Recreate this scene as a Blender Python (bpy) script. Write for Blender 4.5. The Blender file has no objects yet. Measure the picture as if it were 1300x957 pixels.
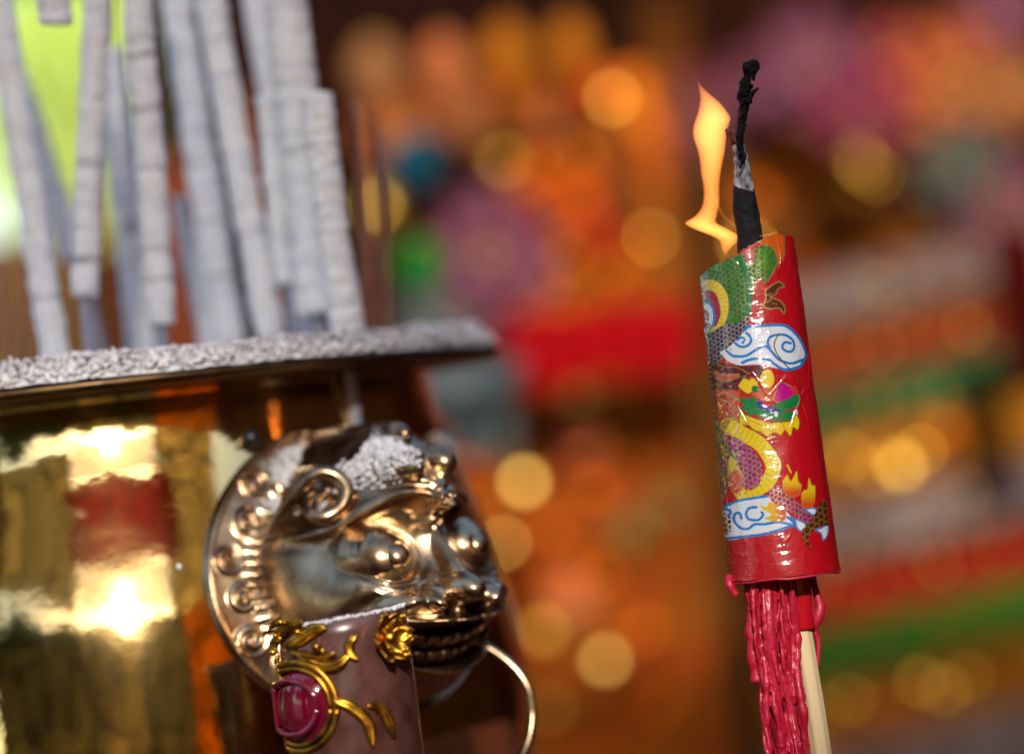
import bpy, math, random
import numpy as np
from mathutils import Vector, Matrix
random.seed(7); rng = np.random.default_rng(11)
R = math.radians
sc = bpy.context.scene
COL = sc.collection

# ------------------------------------------------------------------ camera
F = 3940.0                      # pixels (of 1300) per metre at one metre
CAM = Vector((0, 0, 1.30)); PITCH = R(1.6); ROLL = R(6.5)
fwd = Vector((0, math.cos(PITCH), math.sin(PITCH)))
r0 = Vector((1, 0, 0)); u0 = r0.cross(fwd)
rr = math.cos(ROLL)*r0 - math.sin(ROLL)*u0
uu = math.sin(ROLL)*r0 + math.cos(ROLL)*u0
cd = bpy.data.cameras.new('camera'); cam = bpy.data.objects.new('camera', cd); COL.objects.link(cam)
cam.matrix_world = Matrix(((rr.x, uu.x, -fwd.x, CAM.x), (rr.y, uu.y, -fwd.y, CAM.y), (rr.z, uu.z, -fwd.z, CAM.z), (0, 0, 0, 1)))
cd.sensor_width = 36; cd.lens = F/1300*36; cd.clip_start = .02; cd.clip_end = 500
cd.dof.use_dof = True; cd.dof.focus_distance = 0.992; cd.dof.aperture_fstop = 3.3
sc.camera = cam
sc.render.resolution_x = 1024; sc.render.resolution_y = 753

def W(px, py, d):
    return CAM + fwd*d + rr*((px-650)/F*d) + uu*((478.5-py)/F*d)

# ------------------------------------------------------------------ helpers
ORI = {}
def link(o, parent=None):
    COL.objects.link(o)
    if parent is not None: o.parent = parent
    return o
def tag(o, label=None, cat=None, group=None, kind=None):
    if label: o['label'] = label
    if cat: o['category'] = cat
    if group: o['group'] = group
    if kind: o['kind'] = kind
    return o
def thing(name, loc, label, cat, group=None):
    o = bpy.data.objects.new(name, None); o.empty_display_size = .02; link(o); o.location = loc
    ORI[o.name] = Vector(loc); return tag(o, label, cat, group)
def mesh(name, V, Fc, mat, parent=None, smooth=True, col=None, loc=None):
    """verts in world space; becomes local to its thing"""
    V = np.asarray(V, dtype=np.float64).reshape(-1, 3)
    if parent is not None: org = ORI[parent.name]
    else: org = Vector(loc) if loc is not None else Vector(V.mean(0))
    V = V - np.array(org)
    me = bpy.data.meshes.new(name)
    if isinstance(Fc, np.ndarray) and Fc.ndim == 2:
        n, k = Fc.shape
        me.vertices.add(len(V)); me.vertices.foreach_set('co', V.ravel().astype(np.float32))
        me.loops.add(n*k); me.loops.foreach_set('vertex_index', Fc.ravel().astype(np.int32))
        me.polygons.add(n); me.polygons.foreach_set('loop_start', (np.arange(n)*k).astype(np.int32))
        me.polygons.foreach_set('loop_total', np.full(n, k, dtype=np.int32))
        me.update(calc_edges=True)
    else:
        me.from_pydata([tuple(v) for v in V], [], [tuple(int(i) for i in f) for f in Fc]); me.update()
    me.validate()
    me.polygons.foreach_set('use_smooth', [smooth]*len(me.polygons))
    if col is not None:
        a = me.color_attributes.new('print', 'FLOAT_COLOR', 'POINT'); a.data.foreach_set('color', np.asarray(col, dtype=np.float32).ravel())
    for m in (mat if isinstance(mat, (list, tuple)) else [mat]): me.materials.append(m)
    o = bpy.data.objects.new(name, me); link(o, parent)
    if parent is None: o.location = org
    ORI[o.name] = org
    return o
def grid_faces(nu, nv, wrap=False):
    """nu rows, nv columns, vertex = i*nv + j"""
    i, j = np.meshgrid(np.arange(nu-1), np.arange(nv if wrap else nv-1), indexing='ij')
    a = i*nv+j; b = i*nv+(j+1) % nv; c = (i+1)*nv+(j+1) % nv; d = (i+1)*nv+j
    return np.stack([a, b, c, d], -1).reshape(-1, 4)
class MB:
    def __init__(s): s.V = []; s.F = []; s.n = 0; s.C = []
    def add(s, V, Fc, col=None):
        V = np.asarray(V, float).reshape(-1, 3)
        s.V.append(V); s.F += [tuple(int(i)+s.n for i in f) for f in Fc]; s.n += len(V)
        s.C.append(np.tile(np.array(col if col is not None else (1, 1, 1, 1), float), (len(V), 1)))
    def build(s, name, mat, parent=None, smooth=True, loc=None, useC=False):
        return mesh(name, np.vstack(s.V), s.F, mat, parent, smooth, col=np.vstack(s.C) if useC else None, loc=loc)
def catmull(P, n):
    P = np.asarray(P, float); Q = np.vstack([2*P[0]-P[1], P, 2*P[-1]-P[-2]]); out = []
    for k in range(1, len(Q)-2):
        t = np.linspace(0, 1, n, endpoint=False)[:, None]
        a, b, c, d = Q[k-1], Q[k], Q[k+1], Q[k+2]
        out.append(.5*(2*b+(c-a)*t+(2*a-5*b+4*c-d)*t*t+(3*b-a-3*c+d)*t**3))
    out.append(P[-1:]); return np.vstack(out)
def tube(P, rad, seg=12, flat=1.0, axis=None, cap=True):
    """tube along P (n,3); rad scalar or (n,); flat scales along 'axis' direction"""
    P = np.asarray(P, float); n = len(P); rad = np.broadcast_to(np.asarray(rad, float), (n,))
    T = np.gradient(P, axis=0); T /= np.linalg.norm(T, axis=1)[:, None]+1e-12
    ref = np.array(axis if axis is not None else (0, 1, 0.013), float)
    A = ref - (T@ref)[:, None]*T; A /= np.linalg.norm(A, axis=1)[:, None]+1e-12
    B = np.cross(T, A)
    th = np.linspace(0, 2*np.pi, seg, endpoint=False)
    V = P[:, None, :] + rad[:, None, None]*(flat*np.cos(th)[None, :, None]*A[:, None, :]+np.sin(th)[None, :, None]*B[:, None, :])
    V = V.reshape(-1, 3); Fc = [tuple(f) for f in grid_faces(n, seg, True)]
    if cap:
        V = np.vstack([V, P[0], P[-1]]); m = n*seg
        for j in range(seg):
            Fc.append((m, (j+1) % seg, j)); Fc.append((m+1, (n-1)*seg+j, (n-1)*seg+(j+1) % seg))
    return V, Fc
def lathe(prof, cx, cy, seg=96):
    """prof: list of (r, z)"""
    P = np.asarray(prof, float); th = np.linspace(0, 2*np.pi, seg, endpoint=False)
    V = np.stack([cx+P[:, 0][:, None]*np.sin(th), cy-P[:, 0][:, None]*np.cos(th), np.repeat(P[:, 1][:, None], seg, 1)], -1).reshape(-1, 3)
    return V, grid_faces(len(P), seg, True)
def box(c, s, rot=None):
    c = np.array(c, float); s = np.array(s, float)/2
    V = np.array([[x, y, z] for x in (-1, 1) for y in (-1, 1) for z in (-1, 1)])*s
    if rot is not None: V = V@np.array(rot).T
    return V+c, [(0, 1, 3, 2), (4, 6, 7, 5), (0, 4, 5, 1), (2, 3, 7, 6), (0, 2, 6, 4), (1, 5, 7, 3)]
def ball(c, r, nu=10, nv=16, ax=(1, 1, 1)):
    th = np.linspace(0, np.pi, nu+1)[1:-1]; ph = np.linspace(0, 2*np.pi, nv, endpoint=False)
    V = np.stack([np.sin(th)[:, None]*np.cos(ph), np.sin(th)[:, None]*np.sin(ph), np.repeat(np.cos(th)[:, None], nv, 1)], -1).reshape(-1, 3)
    V = np.vstack([V, [0, 0, 1], [0, 0, -1]]); Fc = [tuple(f) for f in grid_faces(nu-1, nv, True)]
    m = (nu-1)*nv
    for j in range(nv):
        Fc.append((m, j, (j+1) % nv)[::-1]); Fc.append((m+1, (nu-2)*nv+j, (nu-2)*nv+(j+1) % nv))
    return V*np.array(ax)*r+np.array(c, float), Fc
# value noise
_T = rng.random((64, 64, 64))
def vnoise(P):
    P = np.asarray(P, float); i = np.floor(P).astype(int); f = P-i; f = f*f*(3-2*f)
    def g(a, b, c): return _T[(i[..., 0]+a) % 64, (i[..., 1]+b) % 64, (i[..., 2]+c) % 64]
    x, y, z = f[..., 0], f[..., 1], f[..., 2]
    return ((g(0,0,0)*(1-x)+g(1,0,0)*x)*(1-y)+(g(0,1,0)*(1-x)+g(1,1,0)*x)*y)*(1-z)+((g(0,0,1)*(1-x)+g(1,0,1)*x)*(1-y)+(g(0,1,1)*(1-x)+g(1,1,1)*x)*y)*z
def fbm(P, o=4):
    s = 0; a = .5; P = np.asarray(P, float)
    for k in range(o): s = s+a*(vnoise(P*2**k+17.3*k)-.5)*2; a *= .5
    return s

# ------------------------------------------------------------------ materials
def mat(name, color=(.5, .5, .5), rough=.5, metal=0, var=None, vscale=20, bump=0, bscale=60, coat=0, trans=0, sss=0, ssr=(1, .2, .1), attr=None, rvar=0, sub_scale=.004, stretch=None, emis=None):
    m = bpy.data.materials.new(name); m.use_nodes = True; nt = m.node_tree; N = nt.nodes; L = nt.links
    b = N['Principled BSDF']
    b.inputs['Base Color'].default_value = (*color, 1); b.inputs['Roughness'].default_value = rough; b.inputs['Metallic'].default_value = metal
    b.inputs['Coat Weight'].default_value = coat; b.inputs['Coat Roughness'].default_value = .06
    b.inputs['Transmission Weight'].default_value = trans
    if sss:
        b.inputs['Subsurface Weight'].default_value = sss; b.inputs['Subsurface Radius'].default_value = ssr; b.inputs['Subsurface Scale'].default_value = sub_scale
    tc = N.new('ShaderNodeTexCoord'); src = tc.outputs['Object']
    if stretch:
        mp = N.new('ShaderNodeMapping'); mp.inputs['Scale'].default_value = stretch; L.new(src, mp.inputs['Vector']); src = mp.outputs['Vector']
    if var is not None:
        n = N.new('ShaderNodeTexNoise'); n.inputs['Scale'].default_value = vscale; n.inputs['Detail'].default_value = 6; L.new(src, n.inputs['Vector'])
        rp = N.new('ShaderNodeValToRGB'); rp.color_ramp.elements[0].position = .35; rp.color_ramp.elements[1].position = .65
        rp.color_ramp.elements[0].color = (*color, 1); rp.color_ramp.elements[1].color = (*var, 1)
        L.new(n.outputs['Fac'], rp.inputs['Fac']); L.new(rp.outputs['Color'], b.inputs['Base Color'])
    if attr:
        a = N.new('ShaderNodeAttribute'); a.attribute_name = 'print'; L.new(a.outputs['Color'], b.inputs['Base Color'])
        if attr == 'metal': L.new(a.outputs['Alpha'], b.inputs['Metallic'])
    if rvar:
        n2 = N.new('ShaderNodeTexNoise'); n2.inputs['Scale'].default_value = vscale*1.7; n2.inputs['Detail'].default_value = 8; L.new(src, n2.inputs['Vector'])
        mr = N.new('ShaderNodeMapRange'); mr.inputs['From Min'].default_value = .3; mr.inputs['From Max'].default_value = .75
        mr.inputs['To Min'].default_value = rough; mr.inputs['To Max'].default_value = rough+rvar
        L.new(n2.outputs['Fac'], mr.inputs['Value']); L.new(mr.outputs['Result'], b.inputs['Roughness'])
    if bump:
        n3 = N.new('ShaderNodeTexNoise'); n3.inputs['Scale'].default_value = bscale; n3.inputs['Detail'].default_value = 5; L.new(src, n3.inputs['Vector'])
        bp = N.new('ShaderNodeBump'); bp.inputs['Strength'].default_value = 1; bp.inputs['Distance'].default_value = bump
        L.new(n3.outputs['Fac'], bp.inputs['Height']); L.new(bp.outputs['Normal'], b.inputs['Normal'])
    return m
def volmat(name, color, strength):
    m = bpy.data.materials.new(name); m.use_nodes = True; N = m.node_tree.nodes; N.clear()
    o = N.new('ShaderNodeOutputMaterial'); e = N.new('ShaderNodeEmission'); e.inputs['Color'].default_value = (*color, 1); e.inputs['Strength'].default_value = strength
    m.node_tree.links.new(e.outputs[0], o.inputs['Volume']); return m

M = dict(
 brass=mat('polished_brass', (.80, .56, .22), .045, 1, var=(.66, .44, .18), vscale=11, rvar=.055, bump=.0006, bscale=18),
 mask=mat('cast_brass', (.56, .42, .26), .20, 1, var=(.26, .15, .08), vscale=75, rvar=.14, bump=.00010, bscale=300),
 ash=mat('ash', (.62, .60, .60), .95, attr='col', bump=.0006, bscale=900),
 ashcol=mat('ash_column', (.52, .54, .62), .95, var=(.74, .75, .80), vscale=140, bump=.0012, bscale=500, stretch=(1, 1, .45)),
 wrap=mat('printed_film', (.6, 0, .01), .34, attr='metal', coat=.9, bump=.00004, bscale=160),
 wax=mat('red_wax', (.36, .003, .018), .36, var=(.42, .012, .045), vscale=160, sss=.08, ssr=(1, .15, .12), bump=.0003, bscale=450, coat=.12, rvar=.2),
 sleeve=mat('red_sleeve', (.33, .004, .01), .12, var=(.45, .006, .015), vscale=120, coat=.6),
 bamboo=mat('bamboo', (.52, .38, .20), .55, var=(.66, .52, .32), vscale=160, stretch=(1, 1, .06), bump=.0002, bscale=400),
 char=mat('charcoal', (.004, .004, .006), .75, var=(.012, .011, .013), vscale=300, bump=.0008, bscale=500),
 charash=mat('burnt_paper_ash', (.04, .04, .045), .9, var=(.50, .50, .54), vscale=330, bump=.0008, bscale=500),
 ember=mat('scorched_paper', (.07, .018, .012), .7, var=(.30, .09, .06), vscale=300, bump=.0004, bscale=500),
 gold=mat('gilt', (.78, .42, .04), .26, 1, var=(.22, .08, .015), vscale=190, rvar=.15, bump=.0002, bscale=300),
 cup=mat('smoky_resin', (.045, .014, .010), .22, var=(.10, .040, .036), vscale=90, coat=.5, rvar=.2, sss=.1, ssr=(1, .5, .4)),
 jewel=mat('magenta_glass', (.11, .0005, .014), .08, coat=1),
 rivet=mat('dark_rivet', (.02, .022, .03), .35, .6),
 stem=mat('incense_stem', (.22, .25, .32), .7, var=(.34, .30, .34), vscale=90),
 redstick=mat('dyed_stick', (.30, .10, .06), .7, var=(.42, .17, .10), vscale=90),
 table=mat('table_cloth', (.10, .022, .012), .7, var=(.16, .035, .015), vscale=14),
 floor=mat('floor_tiles', (.20, .12, .075), .6, var=(.26, .16, .10), vscale=3),
)

def ripple(m):
    nt = m.node_tree; N = nt.nodes; L = nt.links; b = N['Principled BSDF']; tc = N.new('ShaderNodeTexCoord'); mp = N.new('ShaderNodeMapping'); mp.inputs['Scale'].default_value = (120, 120, 460)
    ns = N.new('ShaderNodeTexNoise'); ns.inputs['Scale'].default_value = 1; ns.inputs['Detail'].default_value = 3; bp = N.new('ShaderNodeBump'); bp.inputs['Strength'].default_value = 1; bp.inputs['Distance'].default_value = .00062
    L.new(tc.outputs['Object'], mp.inputs['Vector']); L.new(mp.outputs[0], ns.inputs['Vector']); L.new(ns.outputs['Fac'], bp.inputs['Height']); L.new(bp.outputs['Normal'], b.inputs['Coat Normal']); b.inputs['Coat IOR'].default_value = 1.75; b.inputs['Coat Roughness'].default_value = .16
ripple(M['wrap'])
M['char'].node_tree.nodes['Principled BSDF'].inputs['Specular IOR Level'].default_value = .15
# ================================================================== DRAGON CANDLE
PX = 1/F                                   # metres per photo pixel at depth 1
B0 = W(995.5, 729, 1.0)                    # base centre of the wrapper axis
H = 427*PX
cdl = thing('dragon_candle', B0, 'lit red candle wrapped in glossy dragon print film, black wick and flame, alone at right', 'candle')
AX = np.array((-math.sin(ROLL), -math.cos(ROLL))); BX = np.array((math.cos(ROLL), -math.sin(ROLL)))  # up / right in photo px
def hwid(t): return 71.0-9.5*t
def top_s(s):
    pts = np.array([(888.5, 352), (896, 345), (904, 339), (918, 333), (932, 327.5), (937, 322), (948, 316), (961, 308.6), (970, 304), (983, 299.5), (992, 301.5), (1002.5, 300), (1009, 303)])
    d = pts-np.array((995.5, 729)); t = d@AX/427; ss = (d@BX)/hwid(t)
    return np.interp(s, ss, t)
# ---- printed art, painted in flat label coordinates
c2 = lambda P: np.array([(860+x/4.559, 290+y/4.557) for x, y in P])
c3 = lambda P: np.array([(870+x/4.35, 480+y/4.35) for x, y in P])
def paint(PT):
    """PT (n,2) label coordinates -> rgba, alpha = foil"""
    n = len(PT); C = np.zeros((n, 4)); C[:, :3] = (.50, .0015, .010)
    def inside(poly):
        mn, mx = poly.min(0), poly.max(0)
        idx = np.where((PT[:, 0] > mn[0]) & (PT[:, 0] < mx[0]) & (PT[:, 1] > mn[1]) & (PT[:, 1] < mx[1]))[0]
        x, y = PT[idx, 0], PT[idx, 1]; c = np.zeros(len(idx), bool)
        for k in range(len(poly)):
            (x1, y1), (x2, y2) = poly[k], poly[k-1]
            if y1 == y2: continue
            c ^= ((y1 > y) != (y2 > y)) & (x < (x2-x1)*(y-y1)/(y2-y1)+x1)
        return idx[c]
    def near(line, w):
        mn, mx = line.min(0)-w, line.max(0)+w
        idx = np.where((PT[:, 0] > mn[0]) & (PT[:, 0] < mx[0]) & (PT[:, 1] > mn[1]) & (PT[:, 1] < mx[1]))[0]
        p = PT[idx]; best = np.full(len(idx), 1e9); arc = np.zeros(len(idx)); acc = 0
        for k in range(len(line)-1):
            a, b = line[k], line[k+1]; ab = b-a; L2 = ab@ab+1e-9
            t = np.clip(((p-a)@ab)/L2, 0, 1); d = np.hypot(*(p-a-t[:, None]*ab).T)
            m = d < best; best[m] = d[m]; arc[m] = acc+t[m]*math.sqrt(L2); acc += math.sqrt(L2)
        k = best < w
        return idx[k], best[k], arc[k]
    GOLD = (.80, .56, .20); 
    def closed(P, n=5): return catmull(np.vstack([P, P[:1]]), n)
    def fill(P, col, foil=0, smooth=True, outline=None, ow=.9, ofoil=.8):
        poly = closed(P) if smooth else P
        i = inside(poly); C[i, :3] = col; C[i, 3] = foil
        if outline is not None:
            j, _, _ = near(poly, ow); C[j, :3] = outline; C[j, 3] = ofoil
        return i
    def stroke(P, w, col, foil=0, seg=None, segcol=None, n=6):
        l = catmull(P, n); i, d, a = near(l, w); C[i, :3] = col; C[i, 3] = foil
        if seg:
            k = (np.mod(a, seg) < .55) & (d < w*.9); C[i[k], :3] = segcol
        return i
    def cells(i, size, col, line, lw=.18, foil=.9, ang=.4, jit=.35, col2=None):
        p = PT[i]; ca, sa = math.cos(ang), math.sin(ang)
        q = np.stack([p[:, 0]*ca+p[:, 1]*sa, (-p[:, 0]*sa+p[:, 1]*ca)], 1)/size
        q[:, 0] += .5*(np.floor(q[:, 1]) % 2)*0
        b = np.floor(q); d1 = np.full(len(i), 9.); d2 = np.full(len(i), 9.); idc = np.zeros(len(i))
        for ox in (-1, 0, 1):
            for oy in (-1, 0, 1):
                cx = b[:, 0]+ox; cy = b[:, 1]+oy
                h = np.modf(np.abs(np.sin(cx*127.1+cy*311.7)*43758.5))[0]; h2 = np.modf(np.abs(np.sin(cx*269.5+cy*183.3)*24634.6))[0]
                px = cx+.5+.5*(cy % 2)*.9+(h-.5)*jit; py = cy+.5+(h2-.5)*jit
                d = np.hypot(q[:, 0]-px, q[:, 1]-py)
                m = d < d1; d2 = np.where(m, d1, np.minimum(d2, d)); idc = np.where(m, h, idc); d1 = np.where(m, d, d1)
        e = (d2-d1) < lw
        c = np.array(col)[None]*(0.75+.5*idc[:, None])
        if col2 is not None: c = np.where(idc[:, None] > .5, c, np.array(col2)[None])
        C[i, :3] = c; C[i, 3] = 0; C[i[e], :3] = line; C[i[e], 3] = foil
    GR = (.008, .20, .035); YE = (.80, .56, .01); BL = (.0, .20, .62); WH = (.74, .76, .84); MG = (.45, .0, .20); BR = (.10, .02, .006); PU = (.03, .006, .17)
    # upper coil of the dragon
    i = fill(c2([(125, 285), (200, 222), (330, 172), (420, 140), (470, 112), (530, 130), (558, 190), (540, 250), (505, 320), (480, 330), (468, 300), (440, 320), (425, 380), (410, 450), (400, 500), (380, 540), (330, 560), (260, 565), (200, 605), (150, 630), (110, 430), (110, 350)]), GR)
    cells(i, 6.0, (.006, .17, .03), (.50, .42, .14), .17)
    stroke(c2([(350, 190), (385, 300), (398, 400), (392, 500)]), 3.6, (.004, .16, .04))
    fill(c2([(365, 150), (400, 135), (435, 165), (425, 205), (385, 210)]), (.50, .10, .10))  # pinkish reflection patch put into the print colour
    stroke(c2([(128, 335), (195, 335), (240, 385), (255, 450), (243, 530), (205, 600)]), 6.2, YE, seg=5.2, segcol=(.45, .26, .02))
    stroke(c2([(135, 382), (185, 385), (212, 435), (220, 500), (200, 560)]), 4.2, (.40, .004, .04))
    fill(c2([(120, 440), (178, 440), (203, 490), (200, 560), (165, 602), (120, 600)]), WH)
    stroke(c2([(120, 432), (178, 436), (205, 490), (202, 560), (166, 604)]), 1.3, BL)
    stroke(c2([(150, 480), (168, 485), (176, 530), (160, 570)]), 1.2, (.35, .05, .03))
    fill(c2([(455, 95), (500, 62), (560, 40), (600, 45), (607, 120), (597, 190), (562, 225), (535, 272), (505, 318), (545, 250), (562, 185), (530, 120), (480, 110)]), (.66, .10, .008), outline=GOLD)
    i = fill(c2([(450, 135), (490, 118), (530, 130), (553, 185), (540, 240), (515, 262), (470, 250), (440, 200)]), (.01, .26, .03)); cells(i, 6.6, (.008, .24, .02), (.42, .42, .10), .2)
    i = fill(c2([(490, 370), (540, 335), (575, 322), (603, 348), (570, 358), (552, 392), (520, 412), (572, 430), (602, 465), (600, 503), (570, 472), (520, 478), (478, 462), (492, 430)]), BR, outline=GOLD)
    stroke(c2([(500, 440), (530, 420), (545, 380), (580, 345)]), .7, GOLD, 1); stroke(c2([(500, 400), (525, 390)]), .7, GOLD, 1); stroke(c2([(530, 445), (560, 450)]), .7, GOLD, 1)
    # purple coil
    i = fill(c2([(130, 640), (200, 600), (260, 565), (330, 560), (392, 510), (388, 570), (335, 650), (275, 705), (240, 765), (190, 805), (130, 800)]), PU); cells(i, 5.2, (.022, .004, .16), (.70, .60, .32), .26, jit=.15)
    # cloud one
    fill(c2([(375, 600), (400, 582), (480, 574), (560, 569), (610, 575), (650, 600), (690, 640), (720, 690), (735, 740), (715, 770), (700, 800), (660, 815), (600, 822), (540, 815), (480, 800), (420, 795), (350, 800), (290, 780), (250, 742), (238, 720), (280, 700), (320, 660), (340, 640)]), WH)
    for P, w in [([(372, 598), (400, 578), (480, 574), (560, 569), (610, 575), (650, 600), (690, 640), (720, 690), (735, 740), (715, 772), (700, 800), (660, 815), (600, 824), (550, 800), (510, 770), (460, 762), (400, 768), (358, 785)], 1.35),
                 ([(515, 700), (503, 670), (515, 640), (560, 625), (610, 628), (650, 655), (660, 695), (640, 720), (605, 715), (588, 692), (605, 668), (638, 672)], 1.25),
                 ([(320, 672), (345, 692), (385, 690), (408, 660), (398, 630), (380, 615)], 1.2), ([(330, 655), (355, 640), (372, 655), (360, 672)], 1.1),
                 ([(272, 715), (310, 745), (380, 745), (440, 708), (490, 690), (530, 728), (570, 768), (640, 788), (712, 765)], 1.3)]: stroke(c2(P), w*1.3, BL)
    stroke(c2([(567, 620), (540, 680), (560, 740), (620, 810), (680, 865), (700, 920), (672, 957)]), .7, (.50, .30, .05), 1)
    # maroon mane
    fill(c2([(130, 790), (200, 770), (290, 795), (380, 805), (470, 802), (492, 832), (470, 870), (400, 862), (340, 900), (320, 975), (130, 975)]), (.12, .004, .014))
    fill(c2([(195, 822), (250, 850), (340, 852), (300, 882), (250, 888), (215, 860)]), (.58, .07, .04), outline=GOLD)
    for P in ([(190, 775), (260, 805), (330, 812), (400, 850)], [(185, 905), (240, 900), (300, 880), (380, 862)], [(180, 940), (250, 938), (320, 946)], [(240, 890), (255, 940)], [(190, 790), (215, 860), (240, 900)]): stroke(c2(P), .75, GOLD, 1)
    # head and fringe (lower coil)
    i = fill(c3([(110, 72), (200, 70), (280, 75), (292, 120), (282, 180), (292, 260), (225, 275), (160, 250), (110, 200)]), (.55, .055, .012))
    for k in range(9):
        x = 215+(k % 3)*28; y = 95+k*19; stroke(c3([(x-20, y), (x, y-12), (x+30, y+2), (x+40, y+20)]), .75, GOLD, 1)
    for k in range(6): stroke(c3([(130+k*6, 80+k*25), (165+k*6, 95+k*25), (195, 85+k*26)]), .65, GOLD, 1)
    fill(c3([(275, 50), (290, 25), (310, 5), (335, 18), (352, 5), (382, 35), (376, 70), (350, 82), (330, 92), (305, 78)]), YE, outline=(.55, .35, .03), ow=.5)
    fill(c3([(395, -5), (425, -40), (460, -25), (470, 25), (445, 60), (402, 45)]), YE)
    fill(c3([(345, 92), (400, 60), (470, 70), (470, 130), (400, 125)]), (.62, .11, .04))
    i, _, _ = near(c3([(366, 66), (368, 68)]), 4.3); C[i, :3] = GR
    i, _, _ = near(c3([(366, 66), (368, 68)]), 1.8); C[i, :3] = (.02, .08, .02)
    fill(c3([(468, 125), (485, 65), (515, 30), (550, 45), (592, 65), (595, 110), (545, 130), (490, 138)]), (.52, .0, .24), outline=GOLD, ow=.5)
    fill(c3([(560, 60), (585, 50), (600, 85), (580, 105)]), (.62, .03, .05))
    fill(c3([(285, 125), (300, 110), (325, 120), (345, 108), (370, 117), (410, 150), (450, 168), (480, 142), (540, 122), (600, 92), (614, 130), (585, 168), (530, 180), (592, 198), (565, 232), (480, 242), (430, 222), (395, 222), (370, 205), (330, 210), (320, 185), (290, 175), (302, 150)]), (.004, .20, .05))
    fill(c3([(368, 138), (395, 132), (430, 155), (505, 183), (470, 192), (400, 176)]), (.02, .02, .28))
    fill(c3([(468, 188), (490, 192), (486, 218), (470, 212)]), WH); fill(c3([(575, 185), (600, 180), (598, 222), (584, 215)]), WH)
    fill(c3([(288, 195), (330, 212), (400, 240), (450, 252), (520, 246), (570, 236), (590, 205), (612, 240), (600, 290), (575, 275), (560, 322), (530, 290), (505, 318), (470, 300), (430, 322), (400, 300), (360, 290), (330, 262), (285, 262)]), YE, outline=(.50, .28, .02), ow=.5)
    for P in ([(300, 215), (350, 240), (400, 262)], [(440, 262), (450, 300)], [(520, 262), (530, 285)], [(340, 250), (300, 255)]): stroke(c3(P), .5, (.5, .24, .02))
    for P in ([(290, 285), (330, 300), (380, 295)], [(380, 300), (420, 312), (450, 335)]): stroke(c3(P), .7, GOLD, 1)
    # lower coil
    i = fill(c3([(125, 240), (180, 245), (222, 280), (212, 330), (285, 470), (245, 560), (205, 650), (130, 640)]), MG); cells(i, 5.0, (.30, .0, .14), (.78, .62, .26), .34, jit=.9, col2=(.62, .35, .02))
    stroke(c3([(225, 262), (300, 310), (380, 355), (435, 420), (462, 490), (440, 560), (385, 605), (300, 635)]), 9.0, (.82, .60, .01), seg=6.4, segcol=(.42, .24, .02), n=10)
    i = fill(c3([(205, 320), (262, 325), (320, 365), (370, 420), (400, 475), (402, 540), (375, 600), (310, 612), (285, 540), (240, 440)]), MG); cells(i, 6.0, (.36, .0, .17), (.80, .62, .34), .2)
    fill(c3([(232, 440), (262, 420), (275, 480), (300, 540), (290, 600), (245, 560), (225, 500)]), (.66, .50, .06)); fill(c3([(232, 520), (275, 505), (300, 560), (292, 622), (245, 625)]), (.60, .10, .05))
    stroke(c3([(165, 225), (188, 330), (225, 398), (268, 448)]), 1.3, (.0, .20, .06)); stroke(c3([(160, 300), (190, 420), (215, 520), (225, 610)]), .8, GOLD, 1)
    stroke(c3([(480, 430), (500, 470), (480, 545), (400, 545)]), 1.2, (.80, .66, .28), .3); stroke(c3([(540, 480), (560, 520)]), 1.0, YE)
    stroke(c3([(400, 590), (340, 600), (310, 640)]), .7, (.45, .25, .02))
    rq = random.Random(31)
    for k in range(95):
        x, y = rq.uniform(128, 300), rq.uniform(80, 650); a_ = rq.uniform(-.9, .9)+(1.2 if k % 3 else -.4); l_ = rq.uniform(8, 26)
        stroke(c3([(x, y), (x+l_*math.cos(a_)*.5+rq.uniform(-4, 4), y+l_*math.sin(a_)*.5), (x+l_*math.cos(a_), y+l_*math.sin(a_))]), rq.uniform(.45, .9), rq.choice((GOLD, GOLD, (.85, .78, .55), (.30, .0, .14), (.75, .45, .02))), .5)
    for k in range(50):
        x, y = rq.uniform(130, 330), rq.uniform(560, 940); stroke(c2([(x, y), (x+rq.uniform(4, 14), y+rq.uniform(-8, 8))]), .55, GOLD, .8)
    # small fires and claws
    i = fill(c3([(430, 642), (478, 588), (540, 640), (600, 680), (682, 748), (662, 802), (612, 782), (560, 740), (480, 692)]), MG); cells(i, 5.6, (.36, .0, .17), (.80, .58, .22), .2)
    for P in ([(515, 565), (528, 548), (540, 535), (556, 568), (575, 545), (592, 515), (600, 568), (618, 590), (602, 640), (552, 652), (520, 612)], [(618, 640), (632, 618), (655, 610), (662, 552), (680, 590), (697, 592), (697, 650), (682, 702), (642, 722), (624, 684)]):
        i = fill(c3(P), YE, outline=(.75, .50, .04), ow=.5, ofoil=.3); q = PT[i]
        if len(i): y0, y1 = q[:, 1].min(), q[:, 1].max(); f = np.clip(((q[:, 1]-y0)/(y1-y0)-.35)*2.2, 0, 1)[:, None]; C[i, :3] = np.array(YE)*(1-f)+np.array((.62, .07, .01))*f
    fill(c3([(212, 700), (270, 680), (330, 660), (420, 643), (460, 680), (520, 720), (560, 760), (582, 800), (540, 820), (460, 838), (400, 860), (320, 872), (240, 890), (170, 880), (160, 720)]), WH)
    for P in ([(200, 715), (225, 700), (280, 674), (350, 660), (430, 648)], [(372, 708), (335, 714), (318, 745), (335, 775), (385, 776), (407, 750), (400, 735)], [(295, 770), (285, 742), (262, 748), (258, 785), (290, 822), (330, 826), (362, 802), (420, 800), (480, 788), (555, 800)],
              [(160, 735), (225, 722), (240, 745), (225, 760)], [(200, 890), (240, 880), (330, 866), (420, 852), (520, 822), (578, 800), (560, 762)], [(540, 762), (562, 780), (590, 812)]): stroke(c3(P), 1.65, BL)
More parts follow.
